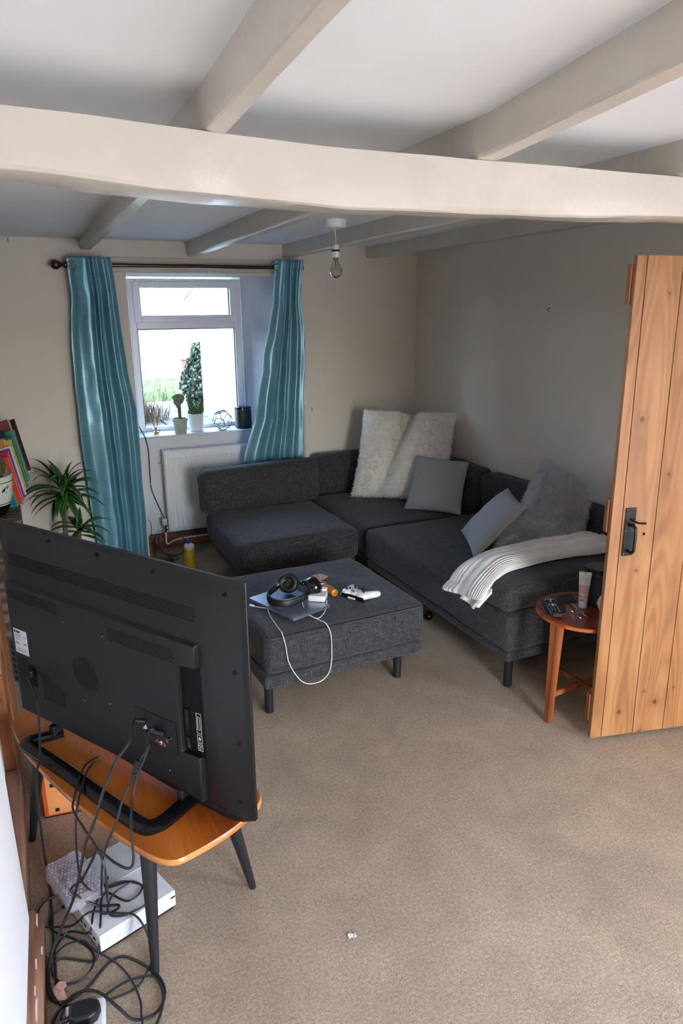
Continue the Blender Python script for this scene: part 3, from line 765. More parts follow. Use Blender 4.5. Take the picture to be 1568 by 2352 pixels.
# ------------------------------------------------------------------ radiator
t = thing('radiator', 'white ribbed panel radiator under the window sill', 'radiator', (1.2, 4.93, 0.15))
RXa, RXb, RZa, RZb, RY = 0.895, 1.520, 0.150, 0.728, 4.930
rows = []
xs = [RXa+(RXb-RXa)*i/250 for i in range(251)]
zs = [RZa, RZa+0.004, RZa+0.03, RZa+0.036, RZa+0.05, 0.3, 0.45, 0.6, RZb-0.055, RZb-0.045, RZb-0.038, RZb-0.004, RZb]
for z in zs:
    row = []
    for x in xs:
        k = ((x-RXa-0.014) / 0.0325)
        inside = 0.0 if (x < RXa+0.02 or x > RXb-0.02) else 1.0
        g = max(0, min(1, (abs((k % 1.0)-0.5)*2-0.42)*3.5))
        zz = 1.0 if RZa+0.04 < z < RZb-0.046 else 0.0
        edge = 0.004 if (z in (RZa, RZb) or x in (xs[0], xs[-1])) else 0.0
        row.append((x, RY+0.0065*g*zz*inside+edge, z))
    rows.append(row)
MB().grid(rows).build('front_panel', 'radiator', t, 30)
MB().box(RXa+0.004, RXb-0.004, RY+0.007, RY+0.012, RZa, RZb).box(RXa+0.01, RXb-0.01, RY+0.05, RY+0.062, RZa+0.01, RZb-0.01).build('water_panel', 'radiator', t, 0, 0.002)
MB().box(RXa-0.006, RXa+0.002, RY+0.004, RY+0.062, RZa+0.01, RZb+0.004).build('side_panel', 'radiator', t, 0, 0.003)
MB().box(RXb-0.002, RXb+0.006, RY+0.004, RY+0.062, RZa+0.01, RZb+0.004).build('side_panel', 'radiator', t, 0, 0.003)
mb = MB(); mb.box(RXa, RXb, RY+0.003, RY+0.010, RZb, RZb+0.005); mb.box(RXa, RXb, RY+0.052, RY+0.060, RZb, RZb+0.005)
for i in range(52):
    x = RXa+0.008+i*0.01185; mb.box(x, x+0.0042, RY+0.010, RY+0.052, RZb, RZb+0.004)
mb.build('top_grille', 'radiator', t, 0)
MB().cyl((RXa-0.018, RY+0.03, 0.640), (RXa-0.005, RY+0.03, 0.640), 0.007).build('bleed_plug', 'chrome', t)
mb = MB(); mb.cyl((RXa-0.028, RY+0.03, 0.175), (RXa, RY+0.03, 0.175), 0.009); mb.cyl((RXa-0.028, RY+0.03, 0.155), (RXa-0.028, RY+0.03, 0.198), 0.010)
v = mb.build('valve', 'chrome', t)
MB().at((RXa-0.030, RY+0.03, 0)).lathe([(0.013, 0.196), (0.016, 0.200), (0.019, 0.240), (0.018, 0.246), (0.0, 0.247)], 12, lambda a, z: 1+0.03*math.cos(6*a)).build('valve_cap', 'ivory', v)
MB().tube([(RXa-0.028, RY+0.03, 0.157), (RXa-0.028, RY+0.03, 0.10), (RXa-0.028, RY+0.03, 0.066), (RXa-0.015, RY+0.035, 0.055), (RXa+0.02, RY+0.055, 0.064), (RXa+0.10, RY+0.075, 0.070), (RXa+0.30, RY+0.078, 0.072), (RXb, RY+0.078, 0.072)], 0.0065, 8).build('pipe', 'radiator', t)

# ------------------------------------------------------------------ sofa modules
def legs_of(t, pts, z1, r=0.021):
    for x, y in pts: MB().cyl((x, y, 0), (x, y, z1), r*0.93, r, 16).build('leg', 'leg_black', t)
def slump(seed, amp=0.006, sc=4.0):
    def f(o): return (o.x, o.y, o.z)
    return f
# left seat unit
t = thing('sofa_seat_unit', 'charcoal armless sofa seat with low backrest, in front of the radiator', 'sofa', (1.44, 4.15, 0))
MB().at((1.445, 4.16, 0.165)).soft(0.365, 0.375, 0.026, 0.016, 6).build('frame', 'charcoal', t)
MB().at((1.446, 4.155, 0.282)).soft(0.382, 0.392, 0.094, 0.040, 16, (0.012, 0.012, 0.014), 0.006, 6, 1).build('seat_cushion', 'charcoal', t)
mb = MB(); mb.at((1.462, 4.575, 0.515), 0.09, -0.10); mb.soft(0.425, 0.080, 0.142, 0.042, 16, (0.004, 0.016, 0.008), 0.006, 6, 2); mb.build('backrest', 'charcoal', t)
legs_of(t, [(1.22, 3.90), (1.70, 3.90), (1.22, 4.42), (1.70, 4.42)], 0.145)
# corner unit
t = thing('sofa_corner_unit', 'charcoal corner sofa unit under the fluffy white cushion', 'sofa', (2.26, 4.2, 0))
MB().at((2.27, 4.20, 0.165)).soft(0.385, 0.44, 0.026, 0.016, 6).build('frame', 'charcoal', t)
MB().at((2.27, 4.20, 0.280)).soft(0.405, 0.450, 0.092, 0.040, 16, (0.010, 0.010, 0.016), 0.006, 6, 3).build('seat_cushion', 'charcoal', t)
mb = MB(); mb.at((2.275, 4.73, 0.505), 0.0, -0.08); mb.soft(0.345, 0.075, 0.145, 0.042, 14, (0.004, 0.014, 0.010), 0.007, 6, 4); mb.build('backrest', 'charcoal', t)
mb = MB(); mb.at((2.740, 4.16, 0.508), PI/2, -0.06); mb.soft(0.405, 0.076, 0.146, 0.045, 14, (0.004, 0.012, 0.010), 0.007, 6, 17); mb.build('backrest', 'charcoal', t)
legs_of(t, [(1.94, 3.84), (2.58, 3.84), (1.94, 4.56), (2.58, 4.56)], 0.145)
# long unit along the right wall
t = thing('sofa_long_unit', 'long charcoal sofa unit running along the right wall to the side table', 'sofa', (2.24, 3.0, 0))
MB().at((2.27, 3.03, 0.163)).soft(0.412, 0.705, 0.026, 0.018, 8).build('frame', 'charcoal', t)
MB().at((2.265, 3.025, 0.284)).soft(0.42, 0.715, 0.098, 0.034, 20, (0.010, 0.008, 0.006), 0.005, 5, 5).build('seat_cushion', 'charcoal', t)
mb = MB(); mb.at((2.740, 3.085, 0.505), PI/2, -0.06); mb.soft(0.63, 0.078, 0.148, 0.045, 18, (0.004, 0.012, 0.010), 0.007, 5, 6); mb.build('backrest', 'charcoal', t)
legs_of(t, [(1.900, 2.365), (2.63, 2.365), (1.94, 3.66), (2.63, 3.66)], 0.145)
MB().sphere((1.945, 3.135, 0.026), 0.026, 14).build('foot', 'black_gloss', t, label='round black foot')
# bolster lying on its near end
mb = MB(); mb.at((2.212, 2.492, 0.448), 0.03); mb.soft(0.40, 0.178, 0.058, 0.036, 16, (0.006, 0.010, 0.008), 0.005, 6, 7)
tag(mb.build('sofa_bolster', 'charcoal'), 'flat charcoal sofa cushion laid across the near end under the blanket', 'cushion')

# ottoman
ORZ = math.radians(2.2)
t = thing('ottoman', 'square charcoal ottoman on short legs in the middle of the carpet', 'ottoman', (1.195, 2.965, 0))
oc = (1.195, 2.968)
mb = MB().at((oc[0]-0.012, oc[1]-0.008, 0.158), ORZ); mb.soft(0.388, 0.372, 0.030, 0.014, 6, (0, 0, 0), 0.001); mb.build('frame', 'charcoal', t)
mb = MB().at((oc[0], oc[1]-0.006, 0.279), ORZ); mb.soft(0.390, 0.372, 0.094, 0.030, 18, (0.010, 0.012, 0.006), 0.005, 5, 9); cu = mb.build('seat_cushion', 'charcoal', t)
mb = MB().at((oc[0], oc[1]-0.006, 0.362), ORZ)
k = 0.390; k2 = 0.372
mb.tube([(-k+0.02, -k2-0.004, 0), (-0.2, -k2-0.0085, 0.0005), (0, -k2-0.0095, 0), (0.2, -k2-0.0085, 0.0005), (k-0.02, -k2-0.004, 0)], 0.0022, 5); mb.build('piping', 'charcoal', cu)
legs_of(t, [(0.838, 2.622), (1.483, 2.655), (0.83, 3.28), (1.50, 3.30)], 0.132, 0.020)

# ------------------------------------------------------------------ cushions and blanket
def pillow_grid(c00, c10, c11, c01, thick, n=26, pinch=0.06, power=0.42, bend=None, wob=0.006, wsc=7, seed=0):
    c = [np.array(q, float) for q in (c00, c10, c11, c01)]
    front, back = [], []
    nrm = np.cross(c[1]-c[0], c[3]-c[0]); nrm /= np.linalg.norm(nrm)
    cen = sum(c)/4
    for i in range(n+1):
        f, b = [], []
        for j in range(n+1):
            u = math.sin((i/n*2-1)*PI/2*0.999); v = math.sin((j/n*2-1)*PI/2*0.999)
            s, q = (u+1)/2, (v+1)/2
            P = c[0]*(1-s)*(1-q)+c[1]*s*(1-q)+c[2]*s*q+c[3]*(1-s)*q
            ku = pinch*(1-v*v)*(abs(u)**3)*-1; kv = pinch*(1-u*u)*(abs(v)**3)*-1
            P = P+(P-cen)*0+((c[1]-c[0])*(1-q)+(c[2]-c[3])*q)*0.5*math.copysign(1, u)*ku*-1*-1+((c[3]-c[0])*(1-s)+(c[2]-c[1])*s)*0.5*math.copysign(1, v)*kv
            w_ = max(0.0, (1-u*u))*max(0.0, (1-v*v))
            th = thick*(w_**power)
            if bend is not None: P = P+nrm*bend(u, v)
            wn = wob*(mnoise.noise(Vector((u*wsc*0.35+seed, v*wsc*0.35, seed)))+0.5*mnoise.noise(Vector((u*wsc, v*wsc+seed, 3))))*min(1, w_*4)
            f.append(tuple(P+nrm*(th+wn))); b.append(tuple(P-nrm*(th*0.8)))
        front.append(f); back.append(b)
    return front, back
def pillow_mb(fb):
    mb = MB(); mb.grid(fb[0]); mb.grid([list(reversed(r_)) for r_ in fb[1]]); return mb
def fur_mb(grids, count, ln, wd, droop, curl, seed, jitter=0.6):
    rs = np.random.RandomState(seed); V = []; F = []
    total = 0; quads = []
    for g in grids:
        G = np.array(g)
        a = G[:-1, :-1]; b = G[1:, :-1]; c = G[1:, 1:]; d = G[:-1, 1:]
        nrm = np.cross(c-a, d-b); ar = np.linalg.norm(nrm, axis=2)/2
        quads.append((a.reshape(-1, 3), b.reshape(-1, 3), c.reshape(-1, 3), d.reshape(-1, 3), nrm.reshape(-1, 3), ar.reshape(-1)))
    tot = sum(q[5].sum() for q in quads)
    vs = []
    for (a, b, c, d, nrm, ar) in quads:
        k = int(count*ar.sum()/tot)
        idx = rs.choice(len(ar), k, p=ar/ar.sum())
        s = rs.rand(k, 1); t_ = rs.rand(k, 1)
        P = a[idx]*(1-s)*(1-t_)+b[idx]*s*(1-t_)+c[idx]*s*t_+d[idx]*(1-s)*t_
        n = nrm[idx]/np.maximum(np.linalg.norm(nrm[idx], axis=1, keepdims=True), 1e-9)
        cl_ = np.array([[mnoise.noise(Vector(p*curl)), mnoise.noise(Vector(p*curl+9.1)), mnoise.noise(Vector(p*curl+21.7))] for p in P])
        dr = n+cl_*jitter*1.6+rs.randn(k, 3)*0.22*jitter+np.array([0, 0, -droop])
        dr /= np.linalg.norm(dr, axis=1, keepdims=True)
        L = ln*(0.6+0.6*rs.rand(k, 1))
        side = np.cross(dr, rs.randn(k, 3)); side /= np.maximum(np.linalg.norm(side, axis=1, keepdims=True), 1e-9)
        tip = P+dr*L+np.array([0, 0, -1])*L*droop*0.5
        mid = P+dr*L*0.55
        vs.append(np.stack([P-side*wd, P+side*wd, mid+side*wd*0.7, mid-side*wd*0.7, tip], axis=1).reshape(-1, 3))
    V = np.concatenate(vs); k = len(V)//5
    mb = MB(); mb.v = [tuple(p) for p in V]
    for i in range(k):
        o = i*5; mb.f += [(o, o+1, o+2, o+3), (o+3, o+2, o+4)]
    mb.mi = [0]*len(mb.f)
    return mb
# white sheepskin cushion leaning in the corner
t = thing('fluffy_cushion', 'big fluffy white cushion with a crease, leaning in the sofa corner', 'cushion', (2.4, 4.3, 0.375))
def crease(u, v): return -0.17*math.exp(-((u+0.20-0.24*v)/0.13)**2)*(0.18+0.82*max(0, (v+1)/2)**1.3)-0.03*u*u
g = pillow_grid((2.085, 4.445, 0.388), (2.600, 3.985, 0.392), (2.795, 4.215, 0.968), (2.235, 4.545, 0.985), 0.085, 34, 0.05, 0.40, crease, 0.016, 9, 2)
pillow_mb(g).build('cushion_body', 'sheep', t, 180)
fur_mb(g, 34000, 0.015, 0.0019, 0.15, 34, 3, 0.95).build('fleece', 'sheep_fur', t, 180, kind='stuff')
# grey square cushion 1
t = thing('square_cushion', 'plain grey square cushion propped against the fluffy white cushion', 'cushion', (2.4, 3.86, 0.38))
g = pillow_grid((2.272, 3.997, 0.388), (2.522, 3.713, 0.388), (2.690, 3.885, 0.684), (2.428, 4.118, 0.712), 0.058, 24, 0.05, 0.45, None, 0.006, 7, 5)
pillow_mb(g).build('cushion_cover', 'grey_cloth', t, 180)
def seam(g, t, mat, r=0.0028):
    f = g[0]; n = len(f)-1
    P = [f[0][j] for j in range(n+1)]+[f[i][n] for i in range(1, n+1)]+[f[n][j] for j in range(n-1, -1, -1)]+[f[i][0] for i in range(n-1, 0, -1)]
    MB().tube(P, r, 5, 1, True).build('piping', mat, t)
seam(g, t, 'grey_cloth')
# grey square cushion 2, pale underside
t = thing('square_cushion', 'grey square cushion with pale edge, tipped against the grey fur cushion', 'cushion', (2.3, 3.1, 0.38))
g = pillow_grid((2.268, 3.318, 0.425), (2.110, 2.957, 0.392), (2.418, 2.945, 0.636), (2.545, 3.270, 0.660), 0.060, 24, 0.05, 0.45, None, 0.005, 7, 8)
MB().grid(g[0]).build('cushion_cover', 'grey_cloth', t, 180)
MB().grid([list(reversed(r_)) for r_ in g[1]]).build('cushion_back', 'cream_back', t, 180, label='cream back')
seam(g, t, 'cream_back')
# grey fur cushion
t = thing('fur_cushion', 'shaggy grey fur cushion slumped against the right wall backrest', 'cushion', (2.5, 2.9, 0.38))
def slouch(u, v): return 0.10*math.exp(-((v+0.25)/0.30)**2)*-0.35+0.05*max(0, -v)+0.02*math.sin(3*u)*max(0, -v)
g = pillow_grid((2.300, 2.985, 0.440), (2.560, 2.690, 0.440), (2.655, 2.735, 0.735), (2.675, 3.105, 0.845), 0.088, 30, 0.03, 0.36, slouch, 0.018, 8, 11)
g2 = pillow_grid((2.215, 2.945, 0.405), (2.520, 2.690, 0.405), (2.575, 2.740, 0.52), (2.385, 3.000, 0.545), 0.075, 20, 0.03, 0.36, None, 0.012, 8, 13)
mb = pillow_mb(g); mb.grid(g2[0]); mb.grid([list(reversed(r_)) for r_ in g2[1]]); mb.build('cushion_body', 'fur_base', t, 180)
fur_mb([g[0], g[1], g2[0], g2[1]], 46000, 0.032, 0.0012, 0.40, 16, 5, 0.55).build('fur', 'fur', t, 180, kind='stuff')

# folded ribbed blanket
mb = MB()
path = [(2.625, 2.60, 0.512), (2.50, 2.575, 0.516), (2.35, 2.60, 0.518), (2.2, 2.60, 0.518), (2.05, 2.575, 0.516), (1.93, 2.555, 0.510), (1.85, 2.54, 0.492), (1.800, 2.53, 0.466), (1.782, 2.525, 0.440), (1.774, 2.522, 0.420), (1.771, 2.52, 0.408)]
PT = catmull(path, 9); rows = []
K = 144
for i, p in enumerate(PT):
    tng = (PT[min(i+1, len(PT)-1)]-PT[max(i-1, 0)]).normalized()
    side = Vector((0, 1, 0)); side = (side-tng*side.dot(tng)).normalized(); upv = side.cross(tng)*-1
    if upv.z < 0 and abs(tng.z) < 0.5: upv = -upv
    if abs(tng.z) >= 0.5 and upv.x > 0: upv = -upv
    s = i/(len(PT)-1)
    hw = 0.118+0.012*math.sin(s*9)+0.012*s-0.03*max(0, (0.06-s)/0.06)
    th = 0.019+0.005*math.sin(s*14+1)
    row = []
    for j in range(K):
        a = 2*PI*j/K
        ca, sa = math.cos(a), math.sin(a)
        cx = hw*math.copysign(abs(ca)**0.55, ca); cz = th*math.copysign(abs(sa)**0.7, sa)+th
        rib = 0.0034*math.sin(j*PI/2+0.6)
        fold = 0.006*math.sin(cx*22+s*5)*(0.3+s)
        wv_ = 0.008*mnoise.noise(Vector((s*7, cx*12, 2)))
        q = p+side*(cx+rib*ca)+upv*(cz+rib*sa*1.4+(fold+wv_)*(1 if sa > 0 else 0.2))
        row.append(tuple(q))
    rows.append(row+[row[0]])
mb.grid(rows)
c = K
mb.add(rows[0][:-1], [tuple(range(c-1, -1, -1))]); mb.add(rows[-1][:-1], [tuple(range(c))])
o = mb.build('knitted_blanket', 'blanket', smooth=60)
tag(o, 'folded cream ribbed blanket lying over the near end of the sofa', 'blanket')
bl2 = MB()
rows = []
for i in range(15):          # the under layer that hangs lower in front
    s = i/14
    row = []
    for j in range(41):
        v_ = j/40
        x = 1.83-0.075*s+0.0*v_; z = 0.475-0.085*s+0.014*math.sin(v_*8+1.0)*s
        y = 2.395+0.13*v_
        row.append((x-0.012-0.014*math.sin(v_*9)*s+0.002*math.sin(j*PI/1.5), y, z))
    rows.append(row)
bl2.grid(rows); o2 = bl2.build('under_fold', 'blanket', o, 60, solid=0.012)

# ------------------------------------------------------------------ round side table and the things on it
ZT = 0.470
TC = (2.030, 2.064)
t = thing('side_table', 'small round reddish wooden side table between sofa and door', 'side table', (TC[0], TC[1], 0))
R_ = 0.193
MB().at((TC[0], TC[1], 0)).lathe([(0, ZT-0.018), (R_-0.004, ZT-0.018), (R_, ZT-0.015), (R_, ZT-0.002)], 56).build('rim', 'teak_edge', t)
# two half boards with a visible seam
seam_dir = Vector((0.80, 0.60, 0)).normalized()
a0 = math.atan2(seam_dir.y, seam_dir.x)
for sg in (0, 1):
    poly = []
    for i in range(33):
        a = a0+PI*sg+PI*i/32
        poly.append((TC[0]+(R_-0.001)*math.cos(a), TC[1]+(R_-0.001)*math.sin(a)))
    nrm = Vector((-seam_dir.y, seam_dir.x, 0))*(1 if sg == 0 else -1)
    poly = [(x+nrm.x*0.0008, y+nrm.y*0.0008) for x, y in poly]
    MB().prism(poly, ZT-0.004, ZT).build('tabletop_half', 'teak', t, 0)
feet = [(1.869, 2.048), (2.032, 2.222), (2.195, 2.075), (2.046, 1.902)]
tops = [(1.880, 2.050), (2.030, 2.206), (2.178, 2.075), (2.044, 1.920)]
for (fx, fy), (tx, ty) in zip(feet, tops):
    mb = MB(); s0, s1 = 0.0125, 0.021
    ang = math.atan2(fy-TC[1], fx-TC[0])
    ca, sa = math.cos(ang), math.sin(ang)
    def sq(cx, cy, h, z): return [(cx+ca*a-sa*b, cy+sa*a+ca*b, z) for a, b in ((-h, -h), (h, -h), (h, h), (-h, h))]
    mb.add(sq(fx, fy, s0, 0)+sq(tx, ty, s1, ZT-0.018), [(3, 2, 1, 0), (4, 5, 6, 7), (0, 1, 5, 4), (1, 2, 6, 5), (2, 3, 7, 6), (3, 0, 4, 7)])
    mb.build('leg', 'teak_leg', t, 0, 0.003)
def at_h(i, z): 
    k = z/(ZT-0.018); return Vector((feet[i][0]+(tops[i][0]-feet[i][0])*k, feet[i][1]+(tops[i][1]-feet[i][1])*k, z))
for i, j in ((0, 2), (1, 3)):
    p, q = at_h(i, 0.125+0.012*(i == 1)), at_h(j, 0.125+0.012*(i == 1)); d = (q-p).normalized(); n_ = Vector((-d.y, d.x, 0))*0.009
    mb = MB(); h = 0.012
    P = [p-n_, q-n_, q+n_, p+n_]
    mb.add([(x.x, x.y, x.z-h) for x in P]+[(x.x, x.y, x.z+h) for x in P], [(3, 2, 1, 0), (4, 5, 6, 7), (0, 1, 5, 4), (1, 2, 6, 5), (2, 3, 7, 6), (3, 0, 4, 7)])
    mb.build('stretcher', 'teak_leg', t, 0, 0.003)
def scl(p): k = (CAM_H-ZT)/(CAM_H-0.47); return (p[0]*k, p[1]*k)
def slab(name, quad, z0, z1, mat, label, cat, bev=0.002):
    mb = MB().prism(quad, z0, z1); return tag(mb.build(name, mat, smooth=0, bevel=bev), label, cat)
slab('slate_coaster', [scl(p) for p in ((1.908, 2.182), (1.856, 2.104), (1.928, 2.054), (1.985, 2.130))], ZT+0.0005, ZT+0.0065, 'slate', 'dark slate coaster under the remote control', 'coaster')
co2 = slab('slate_coaster', [scl(p) for p in ((2.025, 2.222), (2.092, 2.212), (2.056, 2.137), (1.966, 2.152))], ZT+0.0005, ZT+0.0065, 'slate', 'dark slate coaster at the back of the round side table', 'coaster')
# remote control
RA = Vector((*scl((1.949, 2.196)), 0)); RB = Vector((*scl((1.860, 2.026)), 0))
d = (RB-RA).normalized(); sd = Vector((-d.y, d.x, 0))      # d points to the viewer's end
L_ = (RB-RA).length*0.93
t = thing('remote_control', 'black television remote control with coloured buttons on a slate coaster', 'remote', (RA.x, RA.y, ZT+0.0065))
mb = MB().axes((RA.x, RA.y, ZT+0.007), sd, d, (0, 0, 1))
def rrect(hw, y0, y1, r, n=5):
    P = []
    for cx, cy, a in ((hw-r, y0+r, -90), (hw-r, y1-r, 0), (-hw+r, y1-r, 90), (-hw+r, y0+r, 180)):
        for i in range(n+1):
            q = math.radians(a+90*i/n); P.append((cx+r*math.cos(q), cy+r*math.sin(q)))
    return P
mb.prism(rrect(0.0235, 0, L_, 0.008), 0.0, 0.017); mb.build('remote_body', 'black_rubber', t, 30, 0.003)
def rem_btn(name, items, mat):
    mb = MB().axes((RA.x, RA.y, ZT+0.007), sd, d, (0, 0, 1))
    for x, y, w_, h_ in items: mb.box(x-w_/2, x+w_/2, y-h_/2, y+h_/2, 0.0168, 0.0182)
    mb.build(name, mat, t, 0, kind='stuff' if len(items) > 1 else None)
for x, c in ((0.0155, 'blue'), (0.0055, 'yellow'), (-0.0045, 'green'), (-0.0145, 'red')): rem_btn('colour_button', [(x, 0.034, 0.0075, 0.004)], c)
rem_btn('power_button', [(0.013, L_-0.022, 0.008, 0.006)], 'red')
rem_btn('key', [(x, y, 0.004, 0.0028) for y in (0.012, 0.024) for x in (-0.014, -0.005, 0.005, 0.014)]+[(x, y, 0.0045, 0.003) for y in (0.118, 0.130, 0.142, 0.154) for x in (-0.013, 0, 0.013) if y < L_-0.03], 'grey_print')
rem_btn('rocker_key', [(0.012, 0.088, 0.009, 0.018), (-0.012, 0.088, 0.009, 0.018)], 'grey_print')
rem_btn('arrow_pad', [(0, 0.078, 0.006, 0.003), (0, 0.088, 0.005, 0.005), (0, 0.098, 0.006, 0.003), (0.0, 0.052, 0.006, 0.004)], 'label_white')
# folded glasses
GA = Vector((*scl((1.978, 2.106)), ZT)); GB = Vector((*scl((1.946, 1.975)), ZT))
d = (GB-GA).normalized(); sd = Vector((-d.y, d.x, 0))
t = thing('folded_glasses', 'folded thin metal rimmed glasses lying before the cream tube', 'glasses', tuple(GA))
mb = MB().axes(GA, d, sd, (0, 0, 1))
W_ = (GB-GA).length
for cx in (0.27*W_, 0.73*W_):
    mb.tube([(cx+0.024*math.cos(a), 0.004+0.004*math.sin(a), 0.0165+0.0145*math.sin(a)) for a in [2*PI*i/18 for i in range(18)]], 0.0010, 5, 1, True)
mb.tube([(0.43*W_, 0.004, 0.020), (0.5*W_, 0.002, 0.024), (0.57*W_, 0.004, 0.020)], 0.001, 5)
mb.build('rims', 'chrome', t)
mb = MB().axes(GA, d, sd, (0, 0, 1))
mb.tube([(0.07*W_, 0.004, 0.022), (0.05*W_, 0.012, 0.020), (0.4*W_, 0.024, 0.008), (0.85*W_, 0.028, 0.004)], 0.0013, 5)
mb.build('temple', 'chrome', t)
mb = MB().axes(GA, d, sd, (0, 0, 1))
mb.tube([(0.93*W_, 0.004, 0.022), (0.96*W_, 0.012, 0.020), (0.6*W_, 0.020, 0.008), (0.15*W_, 0.026, 0.004)], 0.0013, 5)
mb.build('temple', 'chrome', t)
mb = MB().axes(GA, d, sd, (0, 0, 1))
for cx in (0.27*W_, 0.73*W_):
    n = 18; mb.add([(cx+0.0235*math.cos(2*PI*i/n), 0.004, 0.0165+0.014*math.sin(2*PI*i/n)) for i in range(n)], [tuple(range(n))])
mb.build('lens', 'clear', t, 0)
# cream tube standing on its cap
tx, ty = scl((2.038, 2.084))
fd = Vector((-tx, -ty, 0)).normalized(); sd = Vector((-fd.y, fd.x, 0))
sd = (sd*0.93+fd*-0.0); 
t = thing('cream_tube', 'white and pink hand cream tube standing on its cap', 'tube', (tx, ty, ZT))
mb = MB().axes((tx, ty, ZT+0.0008), sd.normalized(), fd, (0, 0, 1)); mb.lathe([(0.0, 0), (0.0150, 0), (0.0162, 0.003), (0.0168, 0.026), (0.0166, 0.028)], 24); mb.build('cap', 'white_plastic', t)
def tube_pt(a, k):     # k 0..1 up the tube
    z = 0.028+0.118*k
    rx = 0.0172+0.0075*k; ry = 0.0172*(1-k)**0.8+0.0012
    return (rx*math.cos(a), ry*math.sin(a), z)
n = 32
mb = MB().axes((tx, ty, ZT+0.0008), sd.normalized(), fd, (0, 0, 1)); mb.grid([[tube_pt(2*PI*j/n, i/14) for j in range(n+1)] for i in range(15)])
mb.box(-0.0247, 0.0247, -0.0012, 0.0012, 0.146, 0.156); mb.build('tube_body', 'tube_cream', t, 50)
def band(name, k0, k1, a0_, a1_, mat, off=0.0004, kind=None):
    mb = MB().axes((tx, ty, ZT+0.0008), sd.normalized(), fd, (0, 0, 1))
    rows = []
    for i in range(5):
        row = []
        for j in range(13):
            p = tube_pt(a0_+(a1_-a0_)*j/12, k0+(k1-k0)*i/4); row.append((p[0]*(1+off/0.02), p[1]+off, p[2]))
        rows.append(list(reversed(row)))
    mb.grid(rows); return mb.build(name, mat, t, 60, kind=kind)
band('pink_panel', 0.30, 0.62, 0.25, PI-0.25, 'pink_print'); band('pink_band', 0.16, 0.26, 0.25, PI-0.25, 'pink_print'); band('blue_motif', 0.74, 0.90, 0.9, PI-0.9, 'teal_print')
mb = MB().axes((tx, ty, ZT+0.0008), sd.normalized(), fd, (0, 0, 1))
for i, w_ in enumerate((1, 2, 1, 3, 1, 2, 2, 1)):
    x = -0.012+i*0.0017; p = tube_pt(PI/2, 0.06); mb.box(x, x+0.0005*w_, 0.0172, 0.0178, 0.033, 0.042)
mb.build('barcode', 'ink', t, 0, kind='stuff')
MB().axes((tx, ty, ZT+0.0008), sd.normalized(), fd, (0, 0, 1)).box(-0.0012, 0.0012, 0.0012, 0.0018, 0.147, 0.154).build('crimp_mark', 'ink', t, 0)
# smart speakers (one on the table, one on the sill)
def speaker(x, y, z, label, rz):
    t = thing('smart_speaker', label, 'speaker', (x, y, z))
    def sup(h, n=48, e=2.6): return [(math.copysign(abs(math.cos(2*PI*i/n))**(2/e), math.cos(2*PI*i/n))*h, math.copysign(abs(math.sin(2*PI*i/n))**(2/e), math.sin(2*PI*i/n))*h) for i in range(n)]
    mb = MB().at((x, y, z), rz); mb.prism(sup(0.053), 0.0005, 0.006, sup(0.058)); mb.build('speaker_foot', 'black_rubber', t, 35)
    mb = MB().at((x, y, z), rz); mb.prism(sup(0.059), 0.006, 0.138); mb.build('mesh_body', 'speaker_black', t, 35)
    mb = MB().at((x, y, z), rz); mb.prism(sup(0.0585), 0.139, 0.156); mb.prism(sup(0.0585), 0.156, 0.1605, sup(0.054)); mb.build('top_cap', 'black_gloss', t, 35)
    mb = MB().at((x, y, z), rz); mb.prism(sup(0.0600), 0.1378, 0.1395); mb.build('trim_ring', 'grey_print', t, 35)
    MB().at((x, y, z), rz).cyl((0.0, -0.030, 0.1605), (0.0, -0.030, 0.1612), 0.0016, n=8).build('status_light', 'label_white', t)
    return t
sx, sy = 2.130, 2.102
speaker(sx, sy, ZT, 'black smart speaker on the side table, half hidden by the door', 0.3)
# white ceramic jar behind the door edge
jx, jy = 2.083, 1.996
t = thing('ceramic_jar', 'small glossy white round jar half hidden behind the door edge', 'jar', (jx, jy, ZT))
MB().at((jx, jy, ZT+0.0008)).lathe([(0, 0), (0.020, 0.0), (0.032, 0.012), (0.040, 0.034), (0.039, 0.052), (0.031, 0.070), (0.024, 0.078), (0.021, 0.078), (0.0, 0.074)], 28).build('jar_body', 'ceramic_white', t, 60)
for i in range(7):
    a = i*2*PI/7; MB().sphere((jx+0.0395*math.cos(a), jy+0.0395*math.sin(a), ZT+0.046), 0.005, 8).build('raised_bead', 'ceramic_white', t)

# ------------------------------------------------------------------ things on the ottoman
ZO = 0.3805
# laptop
lq = [(0.868, 2.957), (0.972, 2.652), (1.178, 2.722), (1.074, 3.027)]
t = thing('laptop', 'closed silver laptop lying under the headphones on the ottoman', 'laptop', (1.02, 2.84, ZO))
cxl, cyl_ = sum(p[0] for p in lq)/4, sum(p[1] for p in lq)/4
vx = Vector((lq[1][0]-lq[0][0], lq[1][1]-lq[0][1], 0)); vy = Vector((lq[3][0]-lq[0][0], lq[3][1]-lq[0][1], 0))
lw_, lh_ = vx.length/2, vy.length/2
def lap(z): return MB().axes((cxl, cyl_, z), vx.normalized(), vy.normalized(), (0, 0, 1))
def rr2(hw, hh, r, n=5): return [(x, y) for x, y in rrect(hw, -hh, hh, r, n)]
lap(ZO+0.001).prism(rr2(lw_-0.012, lh_-0.012, 0.01), 0, 0.002).build('rubber_base', 'black_rubber', t, 30)
lap(ZO+0.002).prism(rr2(lw_, lh_, 0.011), 0.0, 0.0085).build('laptop_base', 'alu', t, 30, 0.0015)
lap(ZO+0.0112).prism(rr2(lw_, lh_, 0.011), 0.0, 0.0045).build('laptop_lid', 'alu', t, 30, 0.0012)
ZL2 = ZO+0.0160
